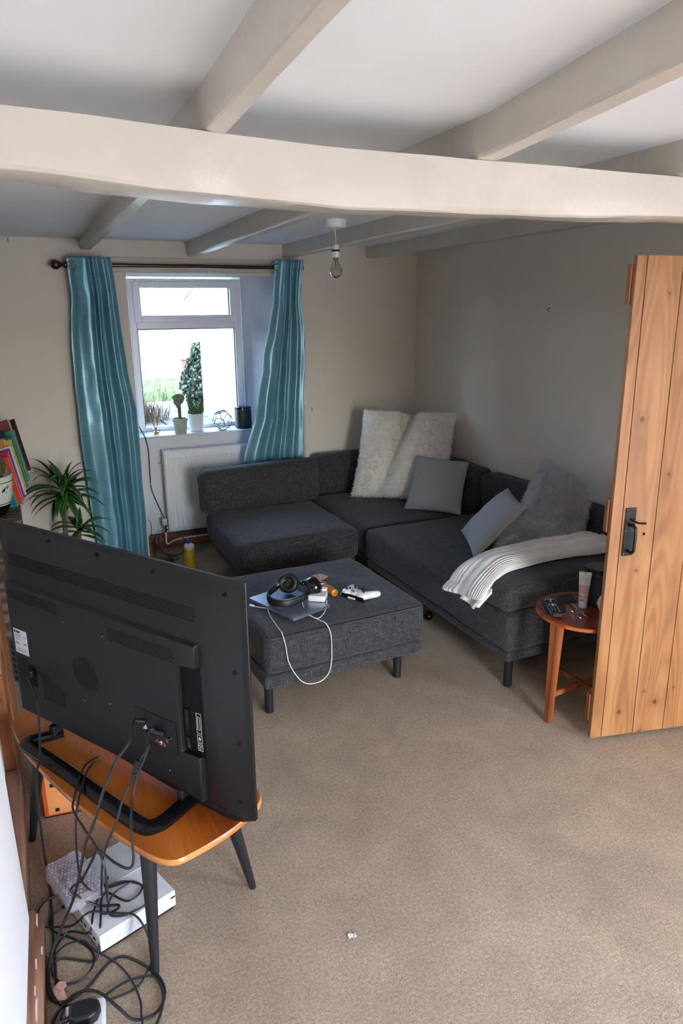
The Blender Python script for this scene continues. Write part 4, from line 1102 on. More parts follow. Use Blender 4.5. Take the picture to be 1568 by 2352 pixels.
# headphones
t = thing('headphones', 'black over-ear headphones resting on the closed laptop', 'headphones', (1.03, 2.87, ZL2))
def ring_frame(c, nrm):
    z = Vector(nrm).normalized(); x = z.orthogonal().normalized(); y = z.cross(x); return c, x, y, z
c1 = Vector((1.052, 2.925, ZL2+0.052)); n1 = Vector((-0.48, -0.75, 0.42))
c2 = Vector((1.145, 2.850, ZL2+0.044)); n2 = Vector((0.62, -0.30, 0.35))
for c, n_ in ((c1, n1), (c2, -n2)):
    _, x, y, z = ring_frame(c, n_)
    cup = MB().axes(c, x, y, z).lathe([(0, -0.034), (0.026, -0.033), (0.041, -0.025), (0.047, -0.011), (0.047, 0.0), (0.0, 0.001)], 28).build('ear_cup', 'black_gloss', t)
    mb = MB().axes(c, x, y, z); R0 = 0.034
    mb.lathe([(R0-0.011, 0.001), (R0-0.013, 0.010), (R0-0.008, 0.019), (R0+0.001, 0.0215), (R0+0.010, 0.018), (R0+0.0135, 0.009), (R0+0.0125, 0.0)], 32)
    mb.build('ear_cushion', 'black_rubber', cup, 60)
band_pts = [c1+Vector((-0.012, 0.01, 0.012)), Vector((0.985, 2.925, ZL2+0.040)), Vector((0.942, 2.890, ZL2+0.032)), Vector((0.928, 2.842, ZL2+0.026)), Vector((0.942, 2.800, ZL2+0.022)), Vector((0.990, 2.775, ZL2+0.020)), Vector((1.055, 2.790, ZL2+0.022)), Vector((1.110, 2.815, ZL2+0.026)), c2+Vector((0.005, -0.005, 0.004))]
PT = catmull(band_pts, 6)
def strap(PT, h0, th, mat, name, par, i0=0, i1=None, off=0.0):
    PT = PT[i0:i1]; rows = []
    cen = Vector((1.04, 2.87, ZL2+0.03))
    for i, p in enumerate(PT):
        tg = (PT[min(i+1, len(PT)-1)]-PT[max(0, i-1)]).normalized()
        upv = Vector((0.12, 0.12, 0.98)); upv = (upv-tg*upv.dot(tg)).normalized(); o_ = tg.cross(upv).normalized()
        if o_.dot(p-cen) < 0: o_ = -o_
        row = []
        for k in range(12):
            a = 2*PI*k/12
            row.append(tuple(p+upv*(h0*math.copysign(abs(math.sin(a))**0.6, math.sin(a)))+o_*(off+th*math.copysign(abs(math.cos(a))**0.6, math.cos(a)))))
        rows.append(row+[row[0]])
    mb = MB().grid(rows); mb.add(rows[0][:-1], [tuple(range(11, -1, -1))]); mb.add(rows[-1][:-1], [tuple(range(12))])
    return mb.build(name, mat, par, 60)
hb = strap(PT, 0.0175, 0.0065, 'black_rubber', 'headband', t, 5, 40)
strap(PT, 0.004, 0.003, 'grey_print', 'headband_trim', hb, 10, 36, 0.0)
mb = MB(); mb.tube([p+Vector((0.0, 0.0, 0.0178)) for p in PT[8:38]], 0.0014, 5, 1); mb.build('silver_edge', 'alu', hb)
strap(PT, 0.012, 0.007, 'black_gloss', 'slider', t, 38, 49)
strap(PT, 0.012, 0.007, 'black_gloss', 'slider', t, 0, 7)
mb = MB().sphere((1.105, 2.872, ZL2+0.062), 0.015, 16, (1.25, 1.0, 0.75)); mb.build('hinge_cap', 'black_gloss', t)
# phone
pq = [(1.163, 3.060), (1.191, 3.000), (1.313, 3.071), (1.285, 3.131)]
pc = Vector((sum(p[0] for p in pq)/4, sum(p[1] for p in pq)/4, 0))
px_ = Vector((pq[2][0]-pq[1][0], pq[2][1]-pq[1][1], 0)).normalized(); py_ = Vector((-px_.y, px_.x, 0))
t = thing('phone', 'rose gold phone lying face down at the back of the ottoman', 'phone', (pc.x, pc.y, ZO))
def ph(z): return MB().axes((pc.x, pc.y, z), px_, py_, (0, 0, 1))
ph(ZO+0.001).prism(rr2(0.072, 0.0355, 0.010), 0, 0.0075).build('phone_frame', 'rose_gold', t, 30, 0.002)
ph(ZO+0.0086).prism(rr2(0.0705, 0.034, 0.009), 0, 0.0006).build('back_glass', 'rose_gold', t, 30)
mb = ph(ZO+0.0090)
mb.prism([(x+0.057, y+0.020) for x, y in rr2(0.012, 0.009, 0.004)], 0, 0.002); mb.build('camera_bump', 'rose_gold', t, 30)
mb = ph(ZO+0.011)
for x in (0.051, 0.063): mb.cyl((x, 0.021, 0), (x, 0.021, 0.0006), 0.0042, n=14)
mb.build('camera_lens', 'ink', t, kind='stuff')
mb = ph(ZO+0.0092)      # the fruit shaped emblem
mb.prism([(0.026+0.0062*math.cos(a)*(1.0-0.10*math.cos(2*a)), 0.0058*math.sin(a)+0.0007*math.cos(a)) for a in [2*PI*i/20+0.35 for i in range(18)]], 0, 0.0003)
mb.prism([(0.0335, 0.0004), (0.0362, 0.0020), (0.0352, -0.0004)], 0, 0.0003); mb.build('emblem', 'grey_print', t, 0)
# charger block with plug
t = thing('laptop_charger', 'white square laptop charger block with plug, beside the headphones', 'charger', (1.16, 2.80, ZO))
cu_ = Vector((0.62, -0.42, 0)).normalized(); cv_ = Vector((0.42, 0.62, 0)).normalized()
ca_ = Vector((1.150, 2.806, ZL2+0.001))
mb = MB().axes(ca_, cu_, cv_, (0, 0, 1)); mb.prism(rr2(0.040, 0.037, 0.008), 0, 0.027); mb.build('charger_block', 'white_gloss', t, 30, 0.003)
mb = MB().axes(ca_, cu_, cv_, (0, 0, 1)); mb.prism([(x+0.006, y+0.053) for x, y in rr2(0.026, 0.017, 0.008)], 0.0, 0.034); mb.build('mains_plug', 'white_gloss', t, 30, 0.004)
mb = MB().axes(ca_, cu_, cv_, (0, 0, 1)); mb.cyl((-0.040, 0, 0.013), (-0.052, 0, 0.013), 0.0045, 0.003); mb.build('strain_relief', 'white_cable', t)
# white charging cable with the large hanging loop
rc = 0.0021
t = thing('charging_cable', 'white charging cable looping down the front of the ottoman', 'cable', (1.0, 2.6, ZO))
zc = ZO+0.003
top1 = [(0.871, 2.878, zc), (0.909, 2.838, zc), (0.950, 2.768, zc), (1.000, 2.700, ZL2-0.003), (1.045, 2.690, zc+0.003), (1.065, 2.650, zc), (1.080, 2.610, zc), (1.092, 2.586, zc-0.004)]
face = [(1.104, 2.570, 0.352), (1.110, 2.566, 0.312), (1.112, 2.568, 0.259), (1.109, 2.567, 0.197), (1.094, 2.566, 0.149), (1.057, 2.563, 0.123), (1.005, 2.560, 0.124), (0.965, 2.558, 0.148), (0.930, 2.556, 0.202), (0.908, 2.555, 0.258), (0.898, 2.555, 0.330)]
top2 = [(0.890, 2.570, zc-0.004), (0.890, 2.600, zc), (0.893, 2.66, zc), (0.902, 2.762, zc), (0.915, 2.83, zc+0.006), (0.930, 2.875, zc+0.014)]
MB().tube(top1+face+top2, rc, 7, 6).build('cord', 'white_cable', t)
MB().axes((0.862, 2.893, zc+0.001), Vector((-0.50, 0.86, 0)), Vector((-0.86, -0.50, 0)), (0, 0, 1)).box(-0.013, 0.013, -0.0055, 0.0055, -0.003, 0.003).build('connector', 'white_plastic', t, 0, 0.0015)
t2 = MB().tube([tuple(ca_+cu_*0.0-cu_*0.048+Vector((0, 0, 0.013))), (1.086, 2.815, ZL2+0.006), (1.062, 2.775, ZL2+0.004), (1.055, 2.70, zc+0.004), (1.074, 2.640, zc), (1.105, 2.655, zc), (1.150, 2.715, zc), (1.172, 2.755, ZL2+0.008)], rc, 7, 6).build('charger_lead', 'white_cable')
tag(t2, 'short white lead curling from the charger block to its plug', 'cable')
t = thing('lightning_cable', 'thin white phone cable curling beside the phone', 'cable', (1.25, 3.0, ZO))
MB().tube([(1.215, 3.035, zc), (1.250, 3.037, zc), (1.274, 3.015, zc), (1.268, 2.980, zc), (1.243, 2.950, zc), (1.222, 2.938, zc)], 0.0017, 6, 6).build('cord', 'white_cable', t)
MB().axes((1.210, 2.930, zc), Vector((-0.85, -0.5, 0)), Vector((0.5, -0.85, 0)), (0, 0, 1)).box(-0.012, 0.012, -0.004, 0.004, -0.002, 0.003).build('connector', 'white_plastic', t, 0, 0.0012)
# bottle of orange liquid lying down
t = thing('amber_bottle', 'small clear bottle of amber liquid lying by the charger', 'bottle', (1.25, 2.88, ZO))
bd = Vector((0.02, -0.165, 0)).normalized(); bs = Vector((-bd.y, bd.x, 0))
bo = Vector((1.228, 2.962, ZO+0.020))
mb = MB().axes(bo, bs, (0, 0, 1), bd); mb.lathe([(0.0, 0.028), (0.012, 0.029), (0.0185, 0.036), (0.0190, 0.045), (0.0190, 0.128), (0.0175, 0.136), (0.010, 0.139), (0.0, 0.139)], 24); mb.build('bottle_body', 'amber', t, 50)
mb = MB().axes(bo, bs, (0, 0, 1), bd); mb.lathe([(0.0, 0.0), (0.006, 0.0), (0.0075, 0.010), (0.0105, 0.014), (0.0105, 0.028), (0.0, 0.029)], 18); mb.build('nozzle', 'white_plastic', t, 50)
# game controller
t = thing('game_controller', 'white game controller with black thumbsticks on the ottoman', 'game controller', (1.335, 2.75, ZO))
gx = Vector((0.47, -0.88, 0)).normalized()        # towards the left hand grip
gy = Vector((0.88, 0.47, 0)).normalized()         # towards the grips' tips
gc = Vector((1.322, 2.757, ZO+0.004))
mb = MB().axes(gc, gx, gy, (0, 0, 1))
mb.sphere((0, 0, 0.026), 0.052, 20, (1.0, 0.62, 0.36))
for sg in (-1, 1):
    mb.sphere((sg*0.040, -0.004, 0.027), 0.034, 18, (1.0, 1.0, 0.52))
    P = catmull([(sg*0.046, 0.0, 0.026), (sg*0.058, 0.028, 0.024), (sg*0.066, 0.055, 0.020), (sg*0.067, 0.072, 0.017)], 4)
    for k, p in enumerate(P): mb.sphere(tuple(p), 0.0205-0.0045*k/len(P), 14, (1, 1, 0.92))
body = mb.build('controller_body', 'white_gloss', t, 180)
rm = body.modifiers.new('union', 'REMESH'); rm.mode = 'VOXEL'; rm.voxel_size = 0.0024; rm.use_smooth_shade = True
sm_ = body.modifiers.new('smooth', 'SMOOTH'); sm_.iterations = 8; sm_.factor = 0.5
mb = MB().axes(gc, gx, gy, (0, 0, 1)); mb.soft(0.001, 0.001, 0.001, 0.0005, 3) if False else None
mb.box(-0.060, 0.060, -0.041, -0.026, 0.016, 0.030); mb.box(-0.066, -0.030, -0.040, -0.020, 0.008, 0.020); mb.box(0.030, 0.066, -0.040, -0.020, 0.008, 0.020)
mb.build('bumper', 'black_gloss', t, 0, 0.005)
mb = MB().axes(gc, gx, gy, (0, 0, 1)); mb.box(-0.020, 0.020, -0.043, -0.036, 0.012, 0.022); mb.build('charge_port_panel', 'white_gloss', t, 0, 0.003)
for (x, y) in ((0.044, -0.006), (-0.020, 0.020)):
    mb = MB().axes(gc+Vector((0, 0, 0)), gx, gy, (0, 0, 1)); mb.m = mb.m @ Matrix.Translation((x, y, 0.042))
    mb.lathe([(0.0045, 0), (0.0045, 0.008), (0.0090, 0.0095), (0.0095, 0.013), (0.006, 0.0128), (0.0, 0.0115)], 20); mb.build('thumbstick', 'black_rubber', t, 40)
mb = MB().axes(gc, gx, gy, (0, 0, 1)); mb.box(0.014, 0.034, 0.017, 0.024, 0.042, 0.0485); mb.box(0.0205, 0.0275, 0.0105, 0.0305, 0.042, 0.0485); mb.build('direction_pad', 'black_gloss', t, 0, 0.001)
for (x, y, c) in ((-0.044, 0.006, 'green'), (-0.054, -0.004, 'red'), (-0.034, -0.004, 'blue'), (-0.044, -0.014, 'yellow')):
    mb = MB().axes(gc, gx, gy, (0, 0, 1)); mb.cyl((x, y, 0.040), (x, y, 0.0465), 0.0048, 0.0045, 14); bt = mb.build('face_button', 'black_gloss', t)
    mb = MB().axes(gc, gx, gy, (0, 0, 1)); mb.cyl((x, y, 0.0465), (x, y, 0.0468), 0.0022, n=8); mb.build('button_letter', c, bt)
mb = MB().axes(gc, gx, gy, (0, 0, 1))
for (x, y, r) in ((0.012, -0.012, 0.003), (-0.012, -0.012, 0.003), (0.0, -0.022, 0.007)): mb.cyl((x, y, 0.043), (x, y, 0.0462), r, n=14)
mb.build('menu_button', 'grey_print', t, kind='stuff')

# ------------------------------------------------------------------ coffee table with the television
E_ = Vector((-0.5266, 0.8501, 0)); NV = Vector((-0.8501, -0.5266, 0))     # along the screen (right to left), towards the viewer
TV0 = Vector((0.420, 1.452, 0))
TVSH = 0.0         # set back of the television's body from the reference plane
def tvp(u, n, z):
    if TVSH: u, n = u+0.026-0.035*max(0.0, (u-0.3)/0.7), n*0.62-TVSH
    q = TV0+E_*u+NV*n; return (q.x, q.y, z)
ZTB = 0.385
t = thing('coffee_table', 'varnished orange wooden coffee table on splayed black legs carrying the television', 'table', (0.15, 1.9, 0))
out_ = [(1.060, -0.10), (1.062, -0.04), (1.045, 0.000), (1.005, 0.032), (0.915, 0.068), (0.83, 0.095), (0.69, 0.125), (0.54, 0.150), (0.40, 0.167), (0.29, 0.176), (0.20, 0.178), (0.150, 0.170), (0.122, 0.150), (0.108, 0.111), (0.095, 0.06), (0.085, 0.0), (0.084, -0.07), (0.098, -0.130), (0.140, -0.166), (0.20, -0.182), (0.35, -0.195), (0.55, -0.20), (0.75, -0.192), (0.92, -0.172), (1.02, -0.145)]
P = [(q.x, q.y) for q in catmull([tvp(u, n, 0) for u, n in out_], 5, True)]
cx_ = sum(p[0] for p in P)/len(P); cy_ = sum(p[1] for p in P)/len(P)
mb = MB(); n = len(P)
def inset(k): return [(cx_+(x-cx_)*(1-k/0.4), cy_+(y-cy_)*(1-k/0.4)) for x, y in P]
mb.cur = 1
lay = [(0.012, ZTB-0.024), (0.0, ZTB-0.014), (0.0, ZTB-0.006), (0.004, ZTB)]
rings = [[(x, y, z) for x, y in inset(k)] for k, z in lay]
vs = [p for r_ in rings for p in r_]
mb.add(vs, [(i*n+j, i*n+(j+1) % n, (i+1)*n+(j+1) % n, (i+1)*n+j) for i in range(3) for j in range(n)]+[tuple(range(n-1, -1, -1))])
mb.cur = 0; mb.add(rings[-1], [tuple(range(n))])
mb.build('tabletop', ['ply', 'ply_edge'], t, 40)
for (f0, t0) in (((0.474, 1.716), (0.395, 1.655)), ((0.154, 1.548), (0.172, 1.600)), ((-0.122, 2.213), (-0.062, 2.160)), ((0.11, 2.40), (0.06, 2.30))):
    mb = MB().cyl((f0[0], f0[1], 0), (t0[0], t0[1], ZTB-0.022), 0.0105, 0.022, 18); mb.build('leg', 'leg_black', t)

# television seen from behind
t = thing('television', 'large black flat television seen from behind, cables plugged in', 'television', tvp(0.5, 0, ZTB))
TVSH = 0.014
HT = 1.068; ZB_ = 0.402
W_TV = 1.022
def tvm(): return MB()
def slabtv(mb, u0, u1, n0, n1, z0, z1, ins=0.0, inst=None):
    inst = ins if inst is None else inst
    A = [tvp(u0, n0, z0), tvp(u1, n0, z0), tvp(u1, n0, z1), tvp(u0, n0, z1)]
    B = [tvp(u0+ins, n1, z0+ins), tvp(u1-ins, n1, z0+ins), tvp(u1-ins, n1, z1-inst), tvp(u0+ins, n1, z1-inst)]
    mb.add(A+B, [(0, 1, 2, 3), (7, 6, 5, 4), (0, 4, 5, 1), (1, 5, 6, 2), (2, 6, 7, 3), (3, 7, 4, 0)]); return mb
def bottom(u):        # the lower edge of the cabinet sags a little to the middle
    k = (u-0.5)/0.5; return (ZB_-0.020+0.038*max(0, 1-u/0.12)**2 if u < 0.5 else ZB_-0.020+0.012*abs(k)**3)+0.030*min(1, max(0, (u-0.16)/0.4))
# front bezel and screen
us = [W_TV*i/24 for i in range(25)]
def shell(uv, n0, n1, zt, zb, ins, ins0=0.0):
    """closed band between an outline inset by ins0 at n0 and one inset by ins at n1"""
    mb = MB()
    def loop(k, n_):
        q = [k+(W_TV-2*k)*u/W_TV for u in uv]
        a = [(u, zt-k) for u in q]; b = [(u, zb(u)+k*0.8) for u in reversed(q)]
        return [tvp(u, n_, z) for u, z in a+b]
    A, B = loop(ins0, n0), loop(ins, n1); m_ = len(A)
    mb.add(A+B, [tuple(range(m_)), tuple(range(2*m_-1, m_-1, -1))]+[(i, m_+i, m_+(i+1) % m_, (i+1) % m_) for i in range(m_)])
    return mb
shell(us, -0.034, -0.022, HT, bottom, 0.0).build('bezel', 'tv_gloss', t, 30, 0.002)
bk = shell(us, -0.022, -0.018, HT, bottom, 0.0).build('back_rim', 'tv', t, 30)
shell(us, -0.018, 0.036, HT, bottom, 0.064, 0.018).build('back_cover', 'tv', t, 50)
hp = [(0.955, 0.462), (0.955, 0.900), (0.128, 0.897), (0.128, 0.830), (0.198, 0.822), (0.195, 0.572), (0.132, 0.575), (0.132, 0.444), (0.19, 0.452), (0.26, 0.460)]
ctr_h = (0.54, 0.68)
mb = MB(); m_ = len(hp)
A = [tvp(u, 0.026, z) for u, z in hp]; B = [tvp(u+(0.004 if u < 0.5 else -0.006), 0.060, z+(0.004 if z < 0.6 else -0.010 if z > 0.85 else 0)) for u, z in hp]
mb.add(A+B, [tuple(range(m_)), tuple(range(2*m_-1, m_-1, -1))]+[(i, m_+i, m_+(i+1) % m_, (i+1) % m_) for i in range(m_)])
mb.build('electronics_housing', 'tv', t, 30, 0.003)
slabtv(tvm(), 0.126, 0.203, 0.026, 0.0365, 0.570, 0.830).build('side_port_recess', 'tv_dark', t, 0)
mb = tvm()
for z0, z1, u0 in ((0.625, 0.700, 0.188), (0.588, 0.604, 0.186), (0.604, 0.620, 0.188)): slabtv(mb, u0-0.012, u0, 0.036, 0.045, z0, z1)
mb.build('side_port', 'tv_gloss', t, 0, kind='stuff')
# printed outlines beside the side ports
mb = tvm()
def outline(u0, u1, z0, z1, w_=0.0011, n_=0.0372):
    slabtv(mb, u0, u1, 0.036, n_, z0, z0+w_); slabtv(mb, u0, u1, 0.036, n_, z1-w_, z1); slabtv(mb, u0, u0+w_, 0.036, n_, z0, z1); slabtv(mb, u1-w_, u1, 0.036, n_, z0, z1)
outline(0.136, 0.153, 0.640, 0.698); outline(0.141, 0.149, 0.650, 0.688); outline(0.136, 0.153, 0.614, 0.636); outline(0.136, 0.153, 0.590, 0.611); outline(0.141, 0.148, 0.594, 0.601)
slabtv(mb, 0.141, 0.149, 0.036, 0.0372, 0.622, 0.627); slabtv(mb, 0.144, 0.146, 0.036, 0.0372, 0.619, 0.631); slabtv(mb, 0.139, 0.151, 0.036, 0.0372, 0.604, 0.606)
mb.build('port_marking', 'tv_line', t, 0, kind='stuff')
# lower socket field
slabtv(tvm(), 0.212, 0.372, 0.054, 0.0606, 0.560, 0.655).build('socket_field', 'tv_dark', t, 0)
slabtv(tvm(), 0.214, 0.370, 0.0608, 0.0612, 0.562, 0.653).build('socket_plate', 'tv', t, 0)
for u, z, c in ((0.288, 0.578, 'red'), (0.274, 0.576, 'label_white'), (0.262, 0.574, 'red')):
    jk = MB().cyl(tvp(u, 0.0612, z), tvp(u, 0.0665, z), 0.0052, n=14).build('audio_jack', c, t)
    MB().cyl(tvp(u, 0.0665, z), tvp(u, 0.0700, z), 0.0032, n=12).build('jack_sleeve', 'screw', jk)
MB().cyl(tvp(0.239, 0.0612, 0.600), tvp(0.239, 0.078, 0.600), 0.0062, n=16).build('aerial_socket', 'screw', t)
mb = tvm(); mb.add([tvp(0.345, 0.0616, 0.596), tvp(0.322, 0.0616, 0.596), tvp(0.331, 0.0616, 0.612)], [(0, 1, 2)]); mb.build('warning_mark', 'tube_cream', t, 0)
# vents (rows of small holes)
def vents(u0, u1, z0, z1, n_, du=0.0084, dz=0.0067, slope=0.0, su=0.0038, sz=0.0028, mask=None):
    mb = tvm(); r_ = 0
    z = z0
    while z <= z1:
        u = u0+(du/2 if r_ % 2 else 0)
        while u <= u1:
            if mask is None or mask(u, z):
                zz = z
                mb.add([tvp(u-su, n_, zz), tvp(u, n_, zz+sz), tvp(u+su, n_, zz), tvp(u, n_, zz-sz)], [(0, 1, 2, 3)])
            u += du
        z += dz; r_ += 1
    return mb
vents(0.135, 0.93, 0.950, 0.986, 0.0367).build('upper_vent', 'tv_dark', t, 0, kind='stuff')
vents(0.205, 0.462, 0.828, 0.862, 0.0604).build('middle_vent', 'tv_dark', t, 0, kind='stuff')
vents(0.69, 0.93, 0.848, 0.878, 0.0604).build('left_vent', 'tv_dark', t, 0, kind='stuff')
ov = lambda u, z: ((u-0.583)/0.055)**2+((z-0.688)/0.048)**2 < 1
vents(0.53, 0.64, 0.640, 0.735, 0.0604, mask=ov).build('speaker_vent', 'tv_dark', t, 0, kind='stuff')
vents(0.70, 0.81, 0.545, 0.635, 0.0604, mask=lambda u, z: (z < 0.635-(0.81-u)*0.3)).build('lower_vent', 'tv_dark', t, 0, kind='stuff')
vents(0.885, 0.935, 0.56, 0.66, 0.0604).build('edge_vent', 'tv_dark', t, 0, kind='stuff')
mb = tvm(); mb.tube([tvp(0.583+0.060*math.cos(a), 0.0602, 0.688+0.053*math.sin(a)) for a in [2*PI*i/28 for i in range(28)]], 0.0009, 4, 1, True); mb.build('speaker_outline', 'tv_gloss', t)
mb = tvm()
mb.tube([tvp(0.92, 0.0360, 0.462), tvp(0.55, 0.0362, 0.456), tvp(0.145, 0.0362, 0.446), tvp(0.068, 0.0360, 0.446)], 0.0012, 4, 2); mb.build('seam', 'tv_gloss', t)
# power inlet and its recess
slabtv(tvm(), 0.838, 0.878, 0.054, 0.0608, 0.570, 0.640).build('power_recess', 'tv_dark', t, 0)
mb = tvm(); slabtv(mb, 0.846, 0.862, 0.0606, 0.082, 0.606, 0.628); mb.build('power_connector', 'plug_black', t, 0, 0.003)
# buttons on the far edge
mb = tvm(); slabtv(mb, W_TV-0.040, W_TV-0.004, -0.010, 0.024, 0.530, 0.672); bp = mb.build('button_strip', 'tv_gloss', t, 0, 0.004)
mb = tvm()
for i in range(6): slabtv(mb, W_TV-0.028, W_TV-0.014, 0.023, 0.0265, 0.540+i*0.022, 0.551+i*0.022)
mb.build('button', 'tv', bp, 0, kind='stuff')
# screws
for u, z in ((0.753, 1.043), (0.528, 1.041), (0.298, 1.038), (0.050, 1.032), (0.034, 0.835), (0.033, 0.640), (0.036, 0.470), (0.147, 0.425)):
    k_ = min(u, HT-z, (z-bottom(u))/0.8); n_ = -0.018+0.054*max(0, min(1, (k_-0.018)/0.046))
    dirn = Vector(NV) if k_ > 0.062 else (Vector(NV)+(Vector((0, 0, 1)) if k_ == HT-z else -E_ if k_ == u else Vector((0, 0, -1)))*0.85).normalized()
    c_ = Vector(tvp(u, n_, z))
    MB().cyl(c_-dirn*0.004, c_+dirn*0.0006, 0.0066, n=14).build('screw_hole', 'tv_dark', t)
for u, z in ((0.484, 0.829), (0.481, 0.626), (0.205+0.045, 0.500), (0.66, 0.83), (0.60, 0.60)):
    MB().sphere(tvp(u, 0.0602, z), 0.0026, 8).build('screw', 'screw', t)
# white type label with its printed lines
lab = tvm(); slabtv(lab, 0.864, 0.934, 0.0602, 0.0608, 0.668, 0.748); lab = lab.build('type_label', 'label_white', t, 0)
mb = tvm()
for z, ua, ub, h in ((0.722, 0.893, 0.930, 0.0012), (0.717, 0.905, 0.930, 0.0012), (0.713, 0.898, 0.930, 0.0012), (0.700, 0.884, 0.929, 0.0), (0.684, 0.876, 0.926, 0.001), (0.6805, 0.872, 0.926, 0.001), (0.677, 0.878, 0.926, 0.001), (0.6735, 0.888, 0.926, 0.001)):
    if h: slabtv(mb, ua, ub, 0.0607, 0.0611, z, z+h)
for i, w_ in enumerate((1, 2, 1, 1, 3, 1, 2, 1, 1, 2, 3, 1)): slabtv(mb, 0.908+i*0.0018, 0.908+i*0.0018+0.0005*w_, 0.0607, 0.0611, 0.698, 0.705)
slabtv(mb, 0.869, 0.886, 0.0607, 0.0611, 0.702, 0.706)
mb.build('printed_lines', 'grey_print', lab, 0, kind='stuff')
def text_obj(name, body, size, o, x, y, mat, par, extr=0.0003, align='LEFT', bold=0.0):
    cu = bpy.data.curves.new(name, 'FONT'); cu.body = body; cu.size = size; cu.extrude = extr; cu.align_x = align; cu.offset = bold
    tmp = bpy.data.objects.new(name+'_tmp', cu); COL.objects.link(tmp)
    dg = bpy.context.evaluated_depsgraph_get(); me = bpy.data.meshes.new_from_object(tmp.evaluated_get(dg))
    bpy.data.objects.remove(tmp)
    z = Vector(x).cross(Vector(y))
    mt = Matrix(((x[0], y[0], z[0], o[0]), (x[1], y[1], z[1], o[1]), (x[2], y[2], z[2], o[2]), (0, 0, 0, 1)))
    off = Vector(WL[par.name]); me.transform(Matrix.Translation(-off) @ mt)
    me.name = name; me.materials.clear(); me.materials.append(MATS_get(mat))
    ob = bpy.data.objects.new(name, me); COL.objects.link(ob); ob.parent = par; WL[ob.name] = tuple(off); return ob
text_obj('lettering', 'SHARP', 0.0105, tvp(0.9315, 0.0611, 0.736), tuple(-E_), (0, 0, 1), 'ink', lab, bold=0.0003)
text_obj('lettering', 'LCD COLOUR TV', 0.0042, tvp(0.9305, 0.0611, 0.728), tuple(-E_), (0, 0, 1), 'grey_print', lab)
text_obj('lettering', 'CE', 0.010, tvp(0.882, 0.0611, 0.722), tuple(-E_), (0, 0, 1), 'grey_print', lab)
# stand: an open loop that rests on the table
TVSH = 0.0
mb = MB()
ST = [(0.255, -0.030), (0.252, 0.020), (0.248, 0.070), (0.254, 0.104), (0.285, 0.124), (0.45, 0.110), (0.62, 0.092), (0.76, 0.082), (0.845, 0.076), (0.868, 0.064), (0.862, 0.040), (0.840, 0.0), (0.828, -0.03)]
PT = catmull([tvp(u, n_, ZTB+0.011) for u, n_ in ST], 6)
rows = []
for i, p in enumerate(PT):
    tg = (PT[min(i+1, len(PT)-1)]-PT[max(0, i-1)]).normalized(); sd = Vector((-tg.y, tg.x, 0)); wd = 0.021
    rows.append([tuple(p+sd*a+Vector((0, 0, b))) for a, b in ((-wd, -0.0105), (-wd, 0.003), (-wd+0.005, 0.008), (wd-0.012, 0.0095), (wd, 0.002), (wd, -0.0105), (-wd, -0.0105))])
mb.grid(rows); mb.build('stand_loop', 'black_gloss', t, 40)
for u in (0.27, 0.83):
    mb = tvm(); slabtv(mb, u-0.012, u+0.012, -0.03, 0.006, ZTB+0.004, 0.430); mb.build('stand_bracket', 'black_rubber', t, 0, 0.004)

TVSH = 0.014
# ------------------------------------------------------------------ console, parcel, boxes, power strip
cA = Vector((0.032, 1.658, 0)); cu_ = Vector((0.944, 0.330, 0)).normalized(); cv_ = Vector((-cu_.y, cu_.x, 0))
t = thing('game_console', 'white game console with ribbed vent lying on the carpet under the table', 'game console', tuple(cA))
def cb(): return MB().axes(cA, cu_, cv_, (0, 0, 1))
cb().box(0.006, 0.224, 0.006, 0.289, 0.0, 0.012).build('base', 'black_rubber', t, 0, 0.002)
cb().box(0, 0.230, 0, 0.295, 0.012, 0.0635).build('case', 'xbox_white', t, 0, 0.0025)
mb = cb()
for i in range(26):
    u = 0.006+0.218*i/26*1.0
    pass
for i in range(32):
    v = 0.148+i*0.0045
    if v < 0.290: mb.box(0.004, 0.226, v, v+0.0024, 0.0634, 0.0652)
mb.build('top_grille', 'xbox_grille', t, 0, kind='stuff')
mb = cb()
for i in range(46):
    for j in range(6):
        u = 0.016+i*0.0042
        if u > 0.208: continue
        mb.add([(u, -0.0004, 0.018+j*0.0068), (u+0.0020, -0.0004, 0.018+j*0.0068), (u+0.0020, -0.0004, 0.0212+j*0.0068), (u, -0.0004, 0.0212+j*0.0068)], [(0, 1, 2, 3)])
mb.build('side_perforation', 'xbox_grille', t, 0, kind='stuff')
cb().box(0.214, 0.228, -0.0006, 0.001, 0.042, 0.047).build('disc_slot', 'tv_dark', t, 0)
mb = cb()
for v, w_, z in ((0.03, 0.012, 0.028), (0.055, 0.014, 0.028), (0.085, 0.012, 0.032), (0.11, 0.010, 0.028)): mb.box(-0.0008, 0.001, v, v+w_, z, z+0.008)
mb.build('rear_port', 'tv_dark', t, 0, kind='stuff')
# bubble wrapped parcel on the console
pcx = Vector((-0.012, 1.868, 0.0665))
t = thing('bubble_wrap_parcel', 'crumpled parcel in clear bubble wrap lying on the console', 'parcel', tuple(pcx))
MB().at(tuple(pcx+Vector((0.004, 0.0, 0.016))), 0.30).soft(0.032, 0.070, 0.013, 0.008, 6).build('wrapped_item', 'parcel', t)
mb = MB().at(tuple(pcx+Vector((0, 0, 0.021))), 0.30)
mb.soft(0.054, 0.098, 0.0195, 0.014, 22, (0.004, 0.004, 0.006), 0.006, 22, 3)
mb.build('bubble_wrap', 'bubble', t, 60)
mb = MB().at(tuple(pcx+Vector((0, 0, 0.043))), 0.30)
for i in range(9):
    for j in range(16):
        x = -0.044+i*0.0105+(0.005 if j % 2 else 0); y = -0.085+j*0.0112
        mb.sphere((x, y, 0.003*mnoise.noise(Vector((x*40, y*40, 0)))-0.0015), 0.0040, 6, (1, 1, 0.6))
mb.build('air_bubble', 'bubble', t, 60, kind='stuff')
